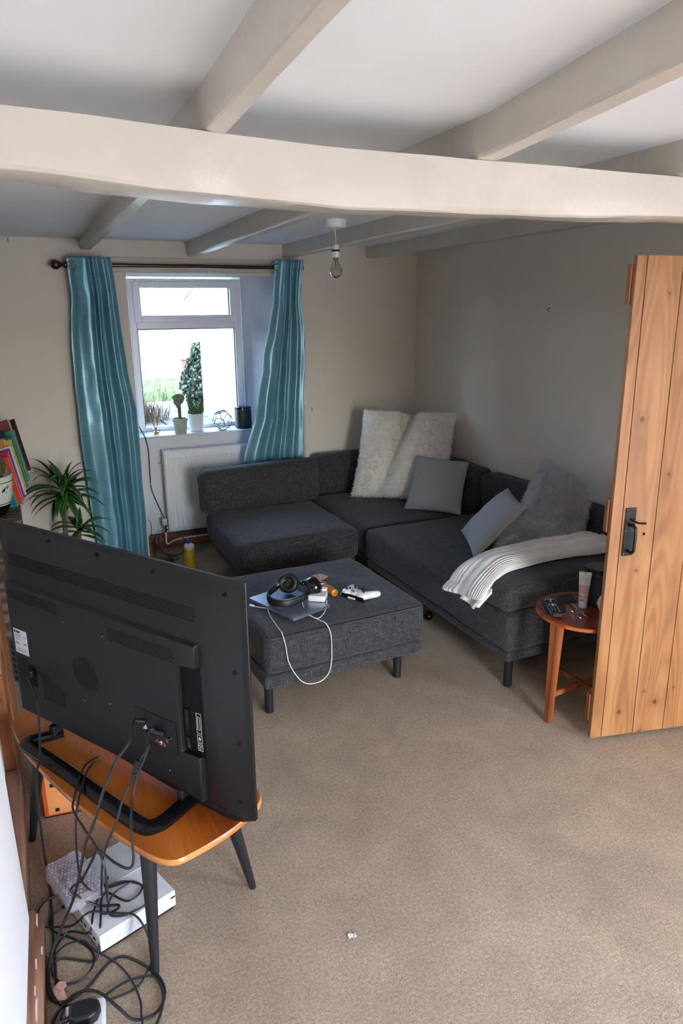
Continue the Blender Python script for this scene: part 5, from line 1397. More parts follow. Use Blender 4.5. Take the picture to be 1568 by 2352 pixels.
# orange patterned box below the table
oA = Vector((-0.078, 2.306, 0)); ou = Vector((0.993, -0.118, 0)); ov_ = Vector((0.118, 0.993, 0))
t = thing('orange_box', 'orange box printed with little dark squares under the coffee table', 'box', tuple(oA))
def ob(): return MB().axes(oA, ou, ov_, (0, 0, 1))
ob().box(0.0, 0.24, 0.0, 0.11, 0.004, 0.20).build('box_body', 'orange', t, 0, 0.001)
ob().box(0.0, 0.24, 0.0, 0.11, 0.0005, 0.004).build('box_bottom', 'tv_dark', t, 0)
ob().box(0.013, 0.24, -0.0012, 0.001, 0.010, 0.20).build('front_panel', 'peach', t, 0)
mb = ob()
for u, z, w_, h in ((0.062, 0.098, 0.014, 0.022), (0.072, 0.088, 0.026, 0.026), (0.098, 0.040, 0.022, 0.016), (0.112, 0.044, 0.018, 0.030), (0.15, 0.09, 0.03, 0.03)): mb.box(u, u+w_, -0.0022, 0.0, z, z+h)
mb.build('printed_block', 'orange', t, 0, kind='stuff')
mb = ob()
for u, z in ((0.028, 0.118), (0.080, 0.086), (0.036, 0.020), (0.106, 0.028), (0.150, 0.06), (0.118, 0.122)): mb.box(u, u+0.0125, -0.0032, 0.0, z, z+0.0125)
mb.build('printed_square', 'ink', t, 0, kind='stuff')
# power strip
sA = Vector((-0.067, 1.512, 0)); su_ = Vector((0.994, -0.107, 0)); sv_ = Vector((-0.107, -0.994, 0))
t = thing('power_strip', 'white mains power strip on the carpet in the lower left corner', 'power strip', tuple(sA))
def sb(): return MB().axes(sA, su_, sv_, (0, 0, -1))
def sbz(u0, u1, v0, v1, z0, z1): return sb().box(u0, u1, v0, v1, -z1, -z0)
sbz(0, 0.092, 0, 0.40, 0.0, 0.036).build('strip_case', 'white_plastic', t, 0, 0.004)
for k in range(3): sbz(0.006, 0.086, 0.012+k*0.095, 0.098+k*0.095, 0.036, 0.0375).build('socket_plate', 'white_gloss', t, 0, 0.001)
def plug(label, v0, dz):
    tp = thing('mains_plug', label, 'plug', tuple(sA+su_*0.046+sv_*(v0+0.03)+Vector((0, 0, 0.0375))))
    prof = [(0.012, v0+0.004), (0.034, v0), (0.062, v0), (0.080, v0+0.010), (0.084, v0+0.026), (0.076, v0+0.046), (0.058, v0+0.054), (0.026, v0+0.054), (0.012, v0+0.046)]
    mb = sb(); mb.prism([(a, b) for a, b in prof], -0.0705-dz, -0.038); mb.build('plug_body', 'plug_black', tp, 0, 0.006)
    mb = sb(); mb.cyl((0.012, v0+0.028, -0.052), (-0.016, v0+0.034, -0.050), 0.0062, 0.0045, 12)
    for i in range(4): mb.cyl((0.006-i*0.006, v0+0.029+i*0.001, -0.052), (0.003-i*0.006, v0+0.0295+i*0.001, -0.052), 0.0075, n=12)
    mb.build('strain_relief', 'plug_black', tp)
plug('black mains plug at the far end of the white power strip', 0.022, 0.0)
plug('black mains plug second from the far end of the power strip', 0.088, -0.004)
# folded pink tag around the cable
mb = MB()
tg = [(-0.092, 1.598), (-0.080, 1.612), (-0.066, 1.606), (-0.064, 1.592), (-0.069, 1.588), (-0.062, 1.556), (-0.078, 1.546), (-0.090, 1.575)]
mb.prism(tg, 0.012, 0.014); mb.prism([(x+0.004, y-0.002) for x, y in tg[:5]]+[(-0.075, 1.580)], 0.0145, 0.0165)
tag(mb.build('cable_tag', 'pink_card', smooth=0), 'pink and white paper tag folded round the cables', 'tag')
# paper scrap on the carpet
mb = MB(); rows = [[(0.658+0.022*i/6, 1.423+0.013*j/4+0.003*math.sin(i), 0.003+0.004*abs(mnoise.noise(Vector((i*0.7, j*0.9, 2))))) for j in range(5)] for i in range(7)]
mb.grid(rows); tag(mb.build('paper_scrap', 'scrap', smooth=0, solid=0.0008), 'tiny crumpled white scrap lying on the open carpet', 'scrap')

# ------------------------------------------------------------------ black cables behind the television
def cable(pts, label, r=0.0033, conn=None):
    o = MB().tube(pts, r, 7, 6).build('black_cable', 'cable'); tag(o, label, 'cable')
    if conn:
        for name, a, b, rr in conn: MB().cyl(a, b, rr, rr*0.8, 10).build(name, 'plug_black', o)
    return o
inlet = tvp(0.854, 0.084, 0.617)
cable([tvp(0.854, 0.080, 0.616), tvp(0.853, 0.092, 0.608), (-0.048, 2.062, 0.58), (-0.052, 2.045, 0.481), (-0.060, 2.010, 0.420), (-0.074, 1.965, 0.395), (-0.080, 1.948, 0.303), (-0.082, 1.950, 0.18), (-0.083, 1.985, 0.05), (-0.081, 1.955, 0.006), (-0.082, 1.823, 0.006), (-0.083, 1.729, 0.006), (-0.084, 1.643, 0.006), (-0.086, 1.60, 0.007), (-0.080, 1.555, 0.006), (-0.070, 1.528, 0.010), (-0.072, 1.500, 0.04), (-0.079, 1.468, 0.050)], 'black mains cable hanging from the left end of the television', 0.0034)
cable([tvp(0.345, 0.066, 0.622), tvp(0.352, 0.10, 0.624), (0.165, 1.692, 0.607), (0.121, 1.668, 0.57), (0.086, 1.630, 0.53), (0.054, 1.650, 0.427), (0.028, 1.675, 0.353), (0.009, 1.690, 0.269), (-0.013, 1.730, 0.16), (-0.045, 1.732, 0.09), (-0.080, 1.708, 0.04), (-0.100, 1.664, 0.012), (-0.104, 1.612, 0.008), (-0.096, 1.570, 0.008), (-0.064, 1.548, 0.012), (-0.014, 1.569, 0.008), (0.041, 1.620, 0.006), (0.076, 1.630, 0.006), (0.111, 1.601, 0.006), (0.156, 1.534, 0.006), (0.164, 1.473, 0.006), (0.136, 1.429, 0.006), (0.083, 1.428, 0.010), (0.046, 1.458, 0.040), (0.011, 1.500, 0.055), (-0.030, 1.530, 0.045), (-0.072, 1.535, 0.018), (-0.098, 1.510, 0.008), (-0.100, 1.480, 0.007)],
      'thick black cable arching from the middle sockets down to the big floor loop', 0.0040, [('connector', tvp(0.336, 0.060, 0.618), tvp(0.352, 0.090, 0.625), 0.0075)])
o = cable([tvp(0.299, 0.066, 0.598), tvp(0.308, 0.09, 0.610), (0.205, 1.655, 0.600), (0.180, 1.655, 0.566), (0.158, 1.650, 0.522), (0.130, 1.635, 0.490), (0.102, 1.605, 0.440), (0.077, 1.612, 0.385), (0.060, 1.624, 0.320), (0.051, 1.645, 0.22), (0.055, 1.760, 0.10), (0.070, 1.800, 0.071), (0.116, 1.746, 0.0695), (0.151, 1.757, 0.0695), (0.164, 1.786, 0.0695), (0.138, 1.815, 0.0695), (0.096, 1.818, 0.0695), (0.053, 1.82, 0.0705), (0.040, 1.85, 0.0705)],
      'black cable with a small inline box, dropping onto the console', 0.0030, [('connector', tvp(0.292, 0.060, 0.596), tvp(0.306, 0.085, 0.606), 0.0065)])
mb = MB(); a = Vector((0.176, 1.654, 0.566)); b2 = Vector((0.157, 1.650, 0.520)); z = (b2-a).normalized(); x = Vector((0.5, -0.86, 0)); x = (x-z*x.dot(z)).normalized(); y = z.cross(x)
mb.axes(a, x, y, z).box(-0.008, 0.008, -0.006, 0.006, 0, 0.030); mb.box(-0.007, 0.007, -0.005, 0.005, 0.033, 0.050); mb.build('inline_box', 'plug_black', o, 0, 0.002)
cable([tvp(0.274, 0.066, 0.608), tvp(0.288, 0.10, 0.620), (0.196, 1.655, 0.580), (0.166, 1.645, 0.528), (0.148, 1.620, 0.485), (0.132, 1.550, 0.455), (0.128, 1.515, 0.410), (0.122, 1.508, 0.385), (0.110, 1.525, 0.366), (0.087, 1.562, 0.360), (0.064, 1.600, 0.366), (0.049, 1.625, 0.364), (0.043, 1.640, 0.335), (0.029, 1.665, 0.288), (0.006, 1.76, 0.17), (-0.015, 1.79, 0.135), (-0.022, 1.792, 0.120), (0.0, 1.775, 0.10), (0.043, 1.760, 0.0715), (0.093, 1.741, 0.0695), (0.078, 1.724, 0.0695), (0.050, 1.730, 0.0695), (0.048, 1.765, 0.0700), (0.064, 1.82, 0.0700), (0.079, 1.86, 0.0700)],
      'black cable dipping in a U under the table edge before the console', 0.0036, [('connector', tvp(0.262, 0.060, 0.606), tvp(0.290, 0.092, 0.616), 0.0085)])
cable([(0.098, 1.990, 0.391), (0.060, 1.935, 0.410), (0.040, 1.885, 0.412), (0.014, 1.790, 0.408), (0.010, 1.750, 0.400), (0.029, 1.690, 0.385), (0.050, 1.630, 0.37), (0.062, 1.590, 0.340), (0.062, 1.60, 0.24), (0.064, 1.70, 0.13), (0.066, 1.80, 0.074), (0.045, 1.790, 0.072), (0.025, 1.74, 0.070), (0.008, 1.70, 0.05), (-0.045, 1.765, 0.012), (-0.089, 1.717, 0.006), (-0.100, 1.671, 0.006), (-0.101, 1.632, 0.006), (-0.098, 1.594, 0.006), (-0.086, 1.566, 0.006), (-0.060, 1.535, 0.008)],
      'black cable coming from under the stand over the table edge', 0.0030)
cable([(0.085, 1.965, 0.391), (0.062, 1.905, 0.411), (0.045, 1.855, 0.411), (0.020, 1.77, 0.396), (0.008, 1.745, 0.336), (0.004, 1.740, 0.275), (0.006, 1.745, 0.19), (0.031, 1.80, 0.09), (0.059, 1.817, 0.071), (0.115, 1.824, 0.0705), (0.164, 1.786, 0.071), (0.177, 1.735, 0.071), (0.168, 1.712, 0.071), (0.13, 1.700, 0.071), (0.095, 1.698, 0.071), (0.068, 1.712, 0.072), (0.065, 1.745, 0.073), (0.088, 1.786, 0.073), (0.137, 1.808, 0.073)],
      'black cable coiled in a round loop on top of the console', 0.0030)
cable([(-0.030, 1.905, 0.020), (-0.055, 1.925, 0.008), (-0.079, 1.922, 0.006), (-0.100, 1.912, 0.006), (-0.118, 1.880, 0.006), (-0.120, 1.84, 0.006)], 'short black cable end by the skirting under the bubble wrap', 0.0030, [('connector', (-0.028, 1.906, 0.018), (-0.058, 1.927, 0.008), 0.0065)])
cable([(-0.020, 1.850, 0.030), (-0.047, 1.866, 0.012), (-0.078, 1.855, 0.006), (-0.089, 1.835, 0.006), (-0.079, 1.790, 0.006), (-0.036, 1.746, 0.006), (0.004, 1.692, 0.006), (0.012, 1.648, 0.006), (-0.004, 1.613, 0.010), (-0.032, 1.598, 0.008), (-0.069, 1.606, 0.010), (-0.092, 1.647, 0.012), (-0.085, 1.683, 0.010), (-0.058, 1.685, 0.007), (0.000, 1.650, 0.006), (0.022, 1.654, 0.010), (0.040, 1.700, 0.069), (0.054, 1.80, 0.0695)], 'black cable lying in a figure of eight left of the console', 0.0031, [('connector', (-0.018, 1.849, 0.030), (-0.050, 1.866, 0.010), 0.0075)])
cable([(-0.085, 1.700, 0.010), (-0.055, 1.722, 0.013), (-0.011, 1.717, 0.014), (0.015, 1.675, 0.013), (0.063, 1.610, 0.012), (0.091, 1.548, 0.010), (0.104, 1.475, 0.008), (0.099, 1.430, 0.012), (0.099, 1.37, 0.006)], 'thin black cable running straight across the cable loops to the front', 0.0028)
cable([(0.020, 1.522, 0.012), (0.081, 1.545, 0.008), (0.140, 1.532, 0.012), (0.156, 1.500, 0.013), (0.158, 1.459, 0.013), (0.142, 1.415, 0.010), (0.119, 1.385, 0.006)], 'black cable curving round the outer edge of the big loop', 0.0036)
cable([(0.028, 1.508, 0.010), (0.099, 1.518, 0.006), (0.136, 1.552, 0.012), (0.156, 1.590, 0.008), (0.158, 1.625, 0.01), (0.148, 1.660, 0.045), (0.125, 1.684, 0.075), (0.067, 1.716, 0.0755), (0.018, 1.745, 0.074), (-0.030, 1.765, 0.030), (-0.076, 1.800, 0.012), (-0.101, 1.815, 0.008)], 'black cable from the power strip passing the table leg and over the console', 0.0030)

# ------------------------------------------------------------------ floor things by the window
bx, by_ = 0.931, 4.499
t = thing('water_bottle', 'yellow squeeze bottle with blue spout on the floor by the radiator', 'bottle', (bx, by_, 0))
MB().at((bx, by_, 0)).lathe([(0, 0), (0.028, 0), (0.033, 0.006), (0.0345, 0.04), (0.0345, 0.10), (0.031, 0.118), (0.0315, 0.128), (0.0345, 0.140), (0.034, 0.150), (0.031, 0.156)], 28).build('bottle_body', 'bottle_yellow', t, 50)
MB().at((bx, by_, 0)).lathe([(0.031, 0.154), (0.0335, 0.158), (0.0335, 0.176), (0.028, 0.184), (0.014, 0.188), (0.012, 0.190), (0.0, 0.190)], 26).build('screw_cap', 'bottle_top', t, 50)
MB().at((bx-0.004, by_, 0)).lathe([(0.010, 0.188), (0.010, 0.200), (0.0125, 0.203), (0.0125, 0.212), (0.009, 0.217), (0.0, 0.217)], 18).build('spout', 'bottle_blue', t, 50)
t = thing('power_adapter', 'black power adapter block on the floor below the window', 'adapter', (0.81, 4.69, 0))
MB().at((0.812, 4.700, 0.0)).at((0.812, 4.700, 0.018), 0.25).soft(0.044, 0.026, 0.017, 0.007, 5).build('adapter_body', 'black_rubber', t)
MB().tube([(0.852, 4.712, 0.018), (0.885, 4.735, 0.006), (0.905, 4.775, 0.006), (0.875, 4.805, 0.008), (0.80, 4.815, 0.008), (0.772, 4.870, 0.006), (0.785, 4.925, 0.05), (0.80, 4.945, 0.075)], 0.0026, 6).build('cord', 'cable', t)
mb = MB(); mb.cyl((0.800, 4.944, 0.072), (0.793, 4.948, 0.098), 0.006, 0.005, 10); mb.build('plug_tip', 'chrome', t)
t = thing('window_cable', 'black cable running from the window sill down beside the radiator', 'cable', (0.80, 5.0, 0))
MB().tube([(0.752, 5.020, 0.905), (0.775, 5.020, 0.860), (0.795, 5.035, 0.806), (0.806, 5.042, 0.735), (0.806, 5.040, 0.65), (0.803, 5.04, 0.50), (0.806, 5.04, 0.45), (0.826, 5.04, 0.38), (0.856, 5.03, 0.29), (0.870, 4.985, 0.235), (0.868, 4.945, 0.20), (0.868, 4.930, 0.155)], 0.0034, 7).build('upper_run', 'cable', t)
MB().tube([(0.868, 4.930, 0.158), (0.835, 4.930, 0.150), (0.808, 4.935, 0.105), (0.810, 4.930, 0.05), (0.83, 4.90, 0.012), (0.865, 4.860, 0.006), (0.915, 4.835, 0.006), (0.965, 4.855, 0.020), (0.985, 4.900, 0.065), (0.975, 4.930, 0.11), (0.950, 4.945, 0.135)], 0.0034, 7).build('floor_loop', 'cable', t)
MB().at((0.803, 5.04, 0.485), 0, 0).cyl((0, 0, 0), (0, 0, 0.008), 0.0042, n=10).build('cable_clip', 'label_white', t)
o = MB().tube([(0.728, 4.80, 0.30), (0.748, 4.83, 0.265), (0.752, 4.86, 0.20), (0.748, 4.87, 0.15), (0.765, 4.88, 0.09), (0.79, 4.90, 0.055), (0.81, 4.90, 0.02), (0.84, 4.87, 0.006), (0.875, 4.83, 0.006)], 0.0020, 6).build('thin_wire', 'cable')
tag(o, 'thin black wire hanging out from behind the left curtain', 'wire')

# ------------------------------------------------------------------ things on the window sill
zs = ZS+0.0005
t = thing('reed_diffuser', 'glass reed diffuser with thin brown sticks, left on the sill', 'diffuser', (0.884, 5.122, zs))
mb = MB().at((0.884, 5.122, zs)).box(-0.023, 0.023, -0.023, 0.023, 0.0, 0.044); mb.at((0.884, 5.122, zs)).cyl((0, 0, 0.044), (0, 0, 0.056), 0.010, n=14); mb.build('glass_jar', 'clear', t, 30, 0.004)
MB().at((0.884, 5.122, zs)).box(-0.017, 0.017, -0.017, 0.017, 0.004, 0.020).build('scented_oil', 'amber', t, 0, 0.003)
MB().at((0.884, 5.122, zs)).cyl((0, 0, 0.020), (0, 0, 0.050), 0.0075, n=12).build('inner_neck', 'reed', t)
for i, (dx, dy, h) in enumerate(((-0.062, 0.00, 0.20), (-0.050, 0.02, 0.21), (-0.036, -0.01, 0.225), (-0.022, 0.015, 0.215), (-0.044, 0.03, 0.19), (0.040, 0.01, 0.20), (0.052, -0.005, 0.205), (0.046, 0.02, 0.19))):
    MB().cyl((0.884-dx*0.08, 5.122-dy*0.08, zs+0.006), (0.884+dx, 5.122+dy, zs+h), 0.0016, n=6).build('reed', 'reed', t)
# pale green pot with a crested cactus
gx_, gy_ = 1.050, 5.082
t = thing('potted_cactus', 'grey crested cactus on a stalk in a pale green pot', 'cactus', (gx_, gy_, zs))
MB().at((gx_, gy_, zs)).lathe([(0, 0), (0.040, 0), (0.042, 0.003), (0.050, 0.088), (0.055, 0.092), (0.0555, 0.108), (0.053, 0.110), (0.050, 0.108), (0.049, 0.094), (0.0, 0.094)], 32).build('pot', 'pot_green', t, 40)
MB().at((gx_, gy_, zs)).lathe([(0, 0.104), (0.030, 0.103), (0.0495, 0.098)], 24).build('soil', 'soil', t)
cs = MB().at((gx_, gy_, zs)).lathe([(0.0105, 0.095), (0.010, 0.13), (0.0105, 0.165), (0.011, 0.19), (0.0, 0.195)], 18, lambda a, z: 1+0.18*abs(math.cos(1.5*a))).build('cactus_stem', 'cactus', t, 60)
rows = []
for i in range(27):
    s = i/26; a = 0.15+s*4.35
    row = []
    for j in range(13):
        q = -1+2*j/12
        rr = 0.014+0.034*(0.75+0.35*math.sin(a*1.7+0.4))
        ww = 0.016*math.cos(q*PI/2)**0.5*math.copysign(1, 1)
        bulge_ = rr*(1.0)
        x = -0.006+bulge_*math.cos(a+PI*0.60)*1.0; z = 0.224+bulge_*1.05*math.sin(a+PI*0.60)+0.018*s
        row.append((x+0.003*math.sin(9*a), 0.018*math.sin(q*PI/2)+0.006*math.sin(5*a), z+0.002*math.cos(11*a)))
    rows.append(row)
mb = MB().at((gx_, gy_, zs), 0.3)
# crest: a thick wavy fan
for k, (x, z, r, sx_, sz_) in enumerate(((-0.004, 0.200, 0.020, 1.0, 1.3), (-0.016, 0.226, 0.024, 1.05, 1.1), (0.012, 0.236, 0.026, 1.0, 1.05), (-0.018, 0.254, 0.026, 1.1, 0.9), (0.018, 0.258, 0.024, 1.2, 0.9), (0.000, 0.268, 0.022, 1.5, 0.7), (-0.034, 0.258, 0.016, 1.1, 1.0), (0.034, 0.248, 0.016, 1.0, 1.1))):
    mb.sphere((x, 0.004*math.sin(k*2.1), z), r, 14, (sx_, 0.62, sz_))
cr_ = mb.build('cactus_crest', 'cactus_grey', t, 180)
rm = cr_.modifiers.new('union', 'REMESH'); rm.mode = 'VOXEL'; rm.voxel_size = 0.004; rm.use_smooth_shade = True
# white pot with columnar cacti
wx, wy = 1.178, 5.150
t = thing('potted_cactus', 'cluster of green finger cacti in a white pot', 'cactus', (wx, wy, zs))
MB().at((wx, wy, zs)).lathe([(0, 0), (0.046, 0), (0.050, 0.004), (0.0595, 0.118), (0.0605, 0.126), (0.058, 0.128), (0.055, 0.124), (0.054, 0.112), (0.0, 0.112)], 32).build('pot', 'pot_white', t, 40)
MB().at((wx, wy, zs)).lathe([(0, 0.122), (0.030, 0.121), (0.0545, 0.116)], 24).build('soil', 'soil', t)
def fingers(x, y, h, r, lean=(0, 0)):
    P = catmull([(wx+x, wy+y, zs+0.112), (wx+x+lean[0]*0.3, wy+y+lean[1]*0.3, zs+0.112+h*0.45), (wx+x+lean[0], wy+y+lean[1], zs+0.112+h)], 6)
    mb = MB(); rows = []; nn_ = 40
    for i, p in enumerate(P):
        k = i/(len(P)-1); rr = r*(0.88+0.12*math.sin(k*PI))*(1 if k < 0.8 else max(0.02, math.sqrt(max(0, 1-((k-0.8)/0.2)**2))))
        rows.append([(p.x+rr*(1+0.07*math.cos(10*2*PI*j/nn_))*math.cos(2*PI*j/nn_), p.y+rr*(1+0.07*math.cos(10*2*PI*j/nn_))*math.sin(2*PI*j/nn_), p.z) for j in range(nn_+1)])
    mb.grid(rows); mb.build('cactus_finger', 'cactus', t, 60)
for a in ((-0.030, -0.010, 0.160, 0.017, (-0.010, 0.0)), (-0.020, -0.026, 0.075, 0.019), (0.002, 0.006, 0.072, 0.017), (0.012, -0.028, 0.060, 0.017), (0.036, -0.006, 0.094, 0.018, (0.004, 0)), (-0.040, -0.004, 0.045, 0.014), (0.020, 0.026, 0.05, 0.015)): fingers(*a)
# geometric terrarium
dx_, dy_ = 1.362, 5.098
t = thing('glass_terrarium', 'empty geometric glass terrarium with black metal edges on the sill', 'terrarium', (dx_, dy_, zs))
ph_ = (1+5**0.5)/2
V = [Vector((a, b, c)) for a in (-1, 1) for b in (-1, 1) for c in (-1, 1)]
for a in (-1, 1):
    for b in (-1, 1): V += [Vector((0, a/ph_, b*ph_)), Vector((a/ph_, b*ph_, 0)), Vector((a*ph_, 0, b/ph_))]
fn_ = (Vector((0, 1, ph_))).normalized()
rot = fn_.rotation_difference(Vector((0, 0, -1))).to_matrix()
V = [rot @ v for v in V]
rot2 = Matrix.Rotation(0.42, 3, 'Z'); V = [rot2 @ v for v in V]
zmin = min(v.z for v in V); sc_ = 0.0735/(-zmin)
V = [Vector((dx_, dy_, zs+0.0735+0.0005))+v*sc_ for v in V]
el = min((V[0]-v).length for v in V[1:])
edges = [(i, j) for i in range(20) for j in range(i+1, 20) if abs((V[i]-V[j]).length-el) < 0.002]
mb = MB()
for i, j in edges: mb.cyl(V[i], V[j], 0.0028, n=6)
for v in V: mb.sphere(tuple(v), 0.0025, 6)
mb.build('edge_frame', 'iron', t)
cen = sum(V, Vector())/20
# faces
import itertools
adj = {i: [b if a == i else a for a, b in edges if i in (a, b)] for i in range(20)}
faces = set()
for i in range(20):
    for a, b in itertools.combinations(adj[i], 2):
        for c in adj[a]:
            if c == i: continue
            for d in adj[b]:
                if d == i or d == c: continue
                if d in adj[c]: faces.add((frozenset((i, a, b, c, d)), (i, a, c, d, b)))
seen = {}
for fs_, order in faces: seen.setdefault(fs_, order)
top_z = max(v.z for v in V)
for fs_, order in seen.items():
    fc = sum((V[k] for k in order), Vector())/5
    if fc.z > top_z-0.005: continue          # the opening
    MB().add([tuple(cen+(V[k]-cen)*0.985) for k in order], [(0, 1, 2, 3, 4)]).build('glass_panel', 'clear', t, 0)
MB().at((dx_-0.004, dy_, zs+0.004)).lathe([(0, 0.0), (0.030, 0.0), (0.034, 0.003), (0.030, 0.007), (0.0, 0.009)], 20).build('white_pebble_bed', 'ceramic_white', t)
speaker(1.528, 5.128, zs, 'black smart speaker on the window sill by the right curtain', 0.1)

# ------------------------------------------------------------------ dracaena behind the television
t = thing('dracaena_plant', 'striped dracaena plant with two leafy heads beside the left curtain', 'plant', (0.20, 4.55, 0))
MB().at((0.20, 4.55, 0)).lathe([(0, 0.001), (0.085, 0.001), (0.092, 0.01), (0.118, 0.19), (0.125, 0.195), (0.125, 0.215), (0.118, 0.215), (0.112, 0.195), (0.0, 0.19)], 32).build('pot', 'terracotta', t, 40)
MB().at((0.20, 4.55, 0)).lathe([(0, 0.202), (0.06, 0.20), (0.112, 0.196)], 20).build('soil', 'soil', t)
H1 = Vector((0.200, 4.555, 0.580)); H2 = Vector((0.268, 4.545, 0.33))
MB().tube([(0.190, 4.555, 0.19), (0.186, 4.56, 0.35), (0.192, 4.555, 0.50), tuple(H1+Vector((0, 0, 0.05)))], 0.014, 9, 8).build('cane', 'stem', t)
MB().tube([(0.192, 4.556, 0.47), (0.205, 4.553, 0.50), (0.222, 4.548, 0.545), (0.218, 4.55, 0.60)], 0.010, 8, 6).build('branch', 'stem', t)
MB().tube([(0.245, 4.55, 0.19), (0.258, 4.548, 0.26), tuple(H2+Vector((0, 0, 0.03)))], 0.012, 9, 6).build('cane', 'stem', t)
def leaf(o, az, el, ln, wd, droop, twist=0.0):
    n = 12; rows = []
    d = Vector((math.cos(az)*math.cos(el), math.sin(az)*math.cos(el), math.sin(el))); p = Vector(o); sdv = Vector((-math.sin(az), math.cos(az), 0))
    mb = MB()
    for i in range(n+1):
        s = i/n
        wdt = wd*(0.35+0.65*min(1, s*3.2))*(1-max(0, (s-0.30)/0.70)**1.7)+0.0003
        upv = sdv.cross(d).normalized(); sv = (sdv*math.cos(twist*s)+upv*math.sin(twist*s))
        fold = 0.30*wdt*(1-s*0.5)
        rows.append([tuple(p+sv*(k*wdt)+upv*(abs(k)*fold)) for k in (-1, -0.62, 0, 0.62, 1)])
        step = ln/n; p = p+d*step
        d = (d+Vector((0, 0, -droop*step/ln*(0.4+1.6*s)*2.0))).normalized()
    for i in range(n):
        for j in range(4):
            mb.cur = 1 if j in (0, 3) else 0
            mb.add([rows[i][j], rows[i][j+1], rows[i+1][j+1], rows[i+1][j]], [(0, 1, 2, 3)])
    # weld
    return mb.build('leaf', ['leaf', 'leaf_edge'], t, 180)
rl = random.Random(11)
spec1 = [(2.9, 0.9, .28), (3.3, 0.75, .30), (0.3, 0.55, .28), (5.8, 0.6, .27), (1.9, 1.05, .26), (4.9, 1.15, .24), (0.1, 1.15, .25), (5.3, 0.35, .27), (3.0, 0.3, .28), (3.6, 0.15, .27), (4.3, 0.1, .26), (4.7, -0.1, .24), (5.5, 0.0, .26), (6.1, 0.1, .26), (0.6, 0.2, .25), (2.5, 0.35, .27), (3.9, 0.55, .28), (3.2, -0.15, .26), (5.0, -0.35, .22), (5.9, -0.3, .24), (4.0, -0.35, .24), (4.55, 0.6, .25), (5.65, 0.95, .25), (2.2, 0.6, .26), (0.9, 0.7, .25), (3.45, 0.45, .30), (6.2, 0.42, .27), (3.0, 1.25, .22)]
spec1 += [(az_+0.45, min(1.4, el_+0.30), ln_*0.95) for az_, el_, ln_ in spec1[::2]]
for az, el, ln in spec1:
    leaf(H1+Vector((rl.uniform(-.008, .008), rl.uniform(-.008, .008), rl.uniform(0.0, .075))), az+rl.uniform(-.1, .1), el, ln*rl.uniform(0.9, 1.08), 0.026*rl.uniform(0.85, 1.15), 0.62+rl.uniform(0, 0.35), rl.uniform(-.4, .4))
spec2 = [(3.1, 0.45, .24), (0.1, 0.5, .26), (6.0, 0.25, .22), (5.5, 0.2, .20), (4.7, 0.9, .20), (0.5, 0.7, .22), (1.5, 1.2, .22), (4.9, 1.35, .20), (3.5, 0.8, .20), (2.6, 0.3, .2), (5.2, 0.7, .2), (3.9, 0.3, .2), (0.9, 0.3, .2), (4.3, 0.05, .18), (5.9, -0.1, .18), (2.0, 0.7, .2)]
for az, el, ln in spec2:
    leaf(H2+Vector((rl.uniform(-.006, .006), rl.uniform(-.006, .006), rl.uniform(0.0, .05))), az+rl.uniform(-.1, .1), el, ln*rl.uniform(0.9, 1.08), 0.022*rl.uniform(0.85, 1.15), 0.6+rl.uniform(0, 0.35), rl.uniform(-.4, .4))

# ------------------------------------------------------------------ shelf, books and the pot on it
t = thing('wooden_shelf', 'rough wooden crate shelf holding books at the left edge', 'shelf', (-0.25, 4.25, 0))
MB().box(-0.46, -0.045, 3.90, 4.60, 0.618, 0.645).build('shelf_board', 'rough_wood', t, 0, 0.003)
MB().box(-0.46, -0.045, 3.90, 3.93, 0.0, 0.618).build('side_board', 'rough_wood', t, 0, 0.003)
MB().box(-0.46, -0.045, 4.57, 4.60, 0.0, 0.618).build('side_board', 'rough_wood', t, 0, 0.003)
MB().box(-0.46, -0.050, 3.93, 4.57, 0.28, 0.300).build('shelf_board', 'rough_wood', t, 0, 0.003)
MB().box(-0.085, -0.045, 3.885, 3.90, 0.470, 0.640).build('corner_block', 'rough_wood', t, 0, 0.003)
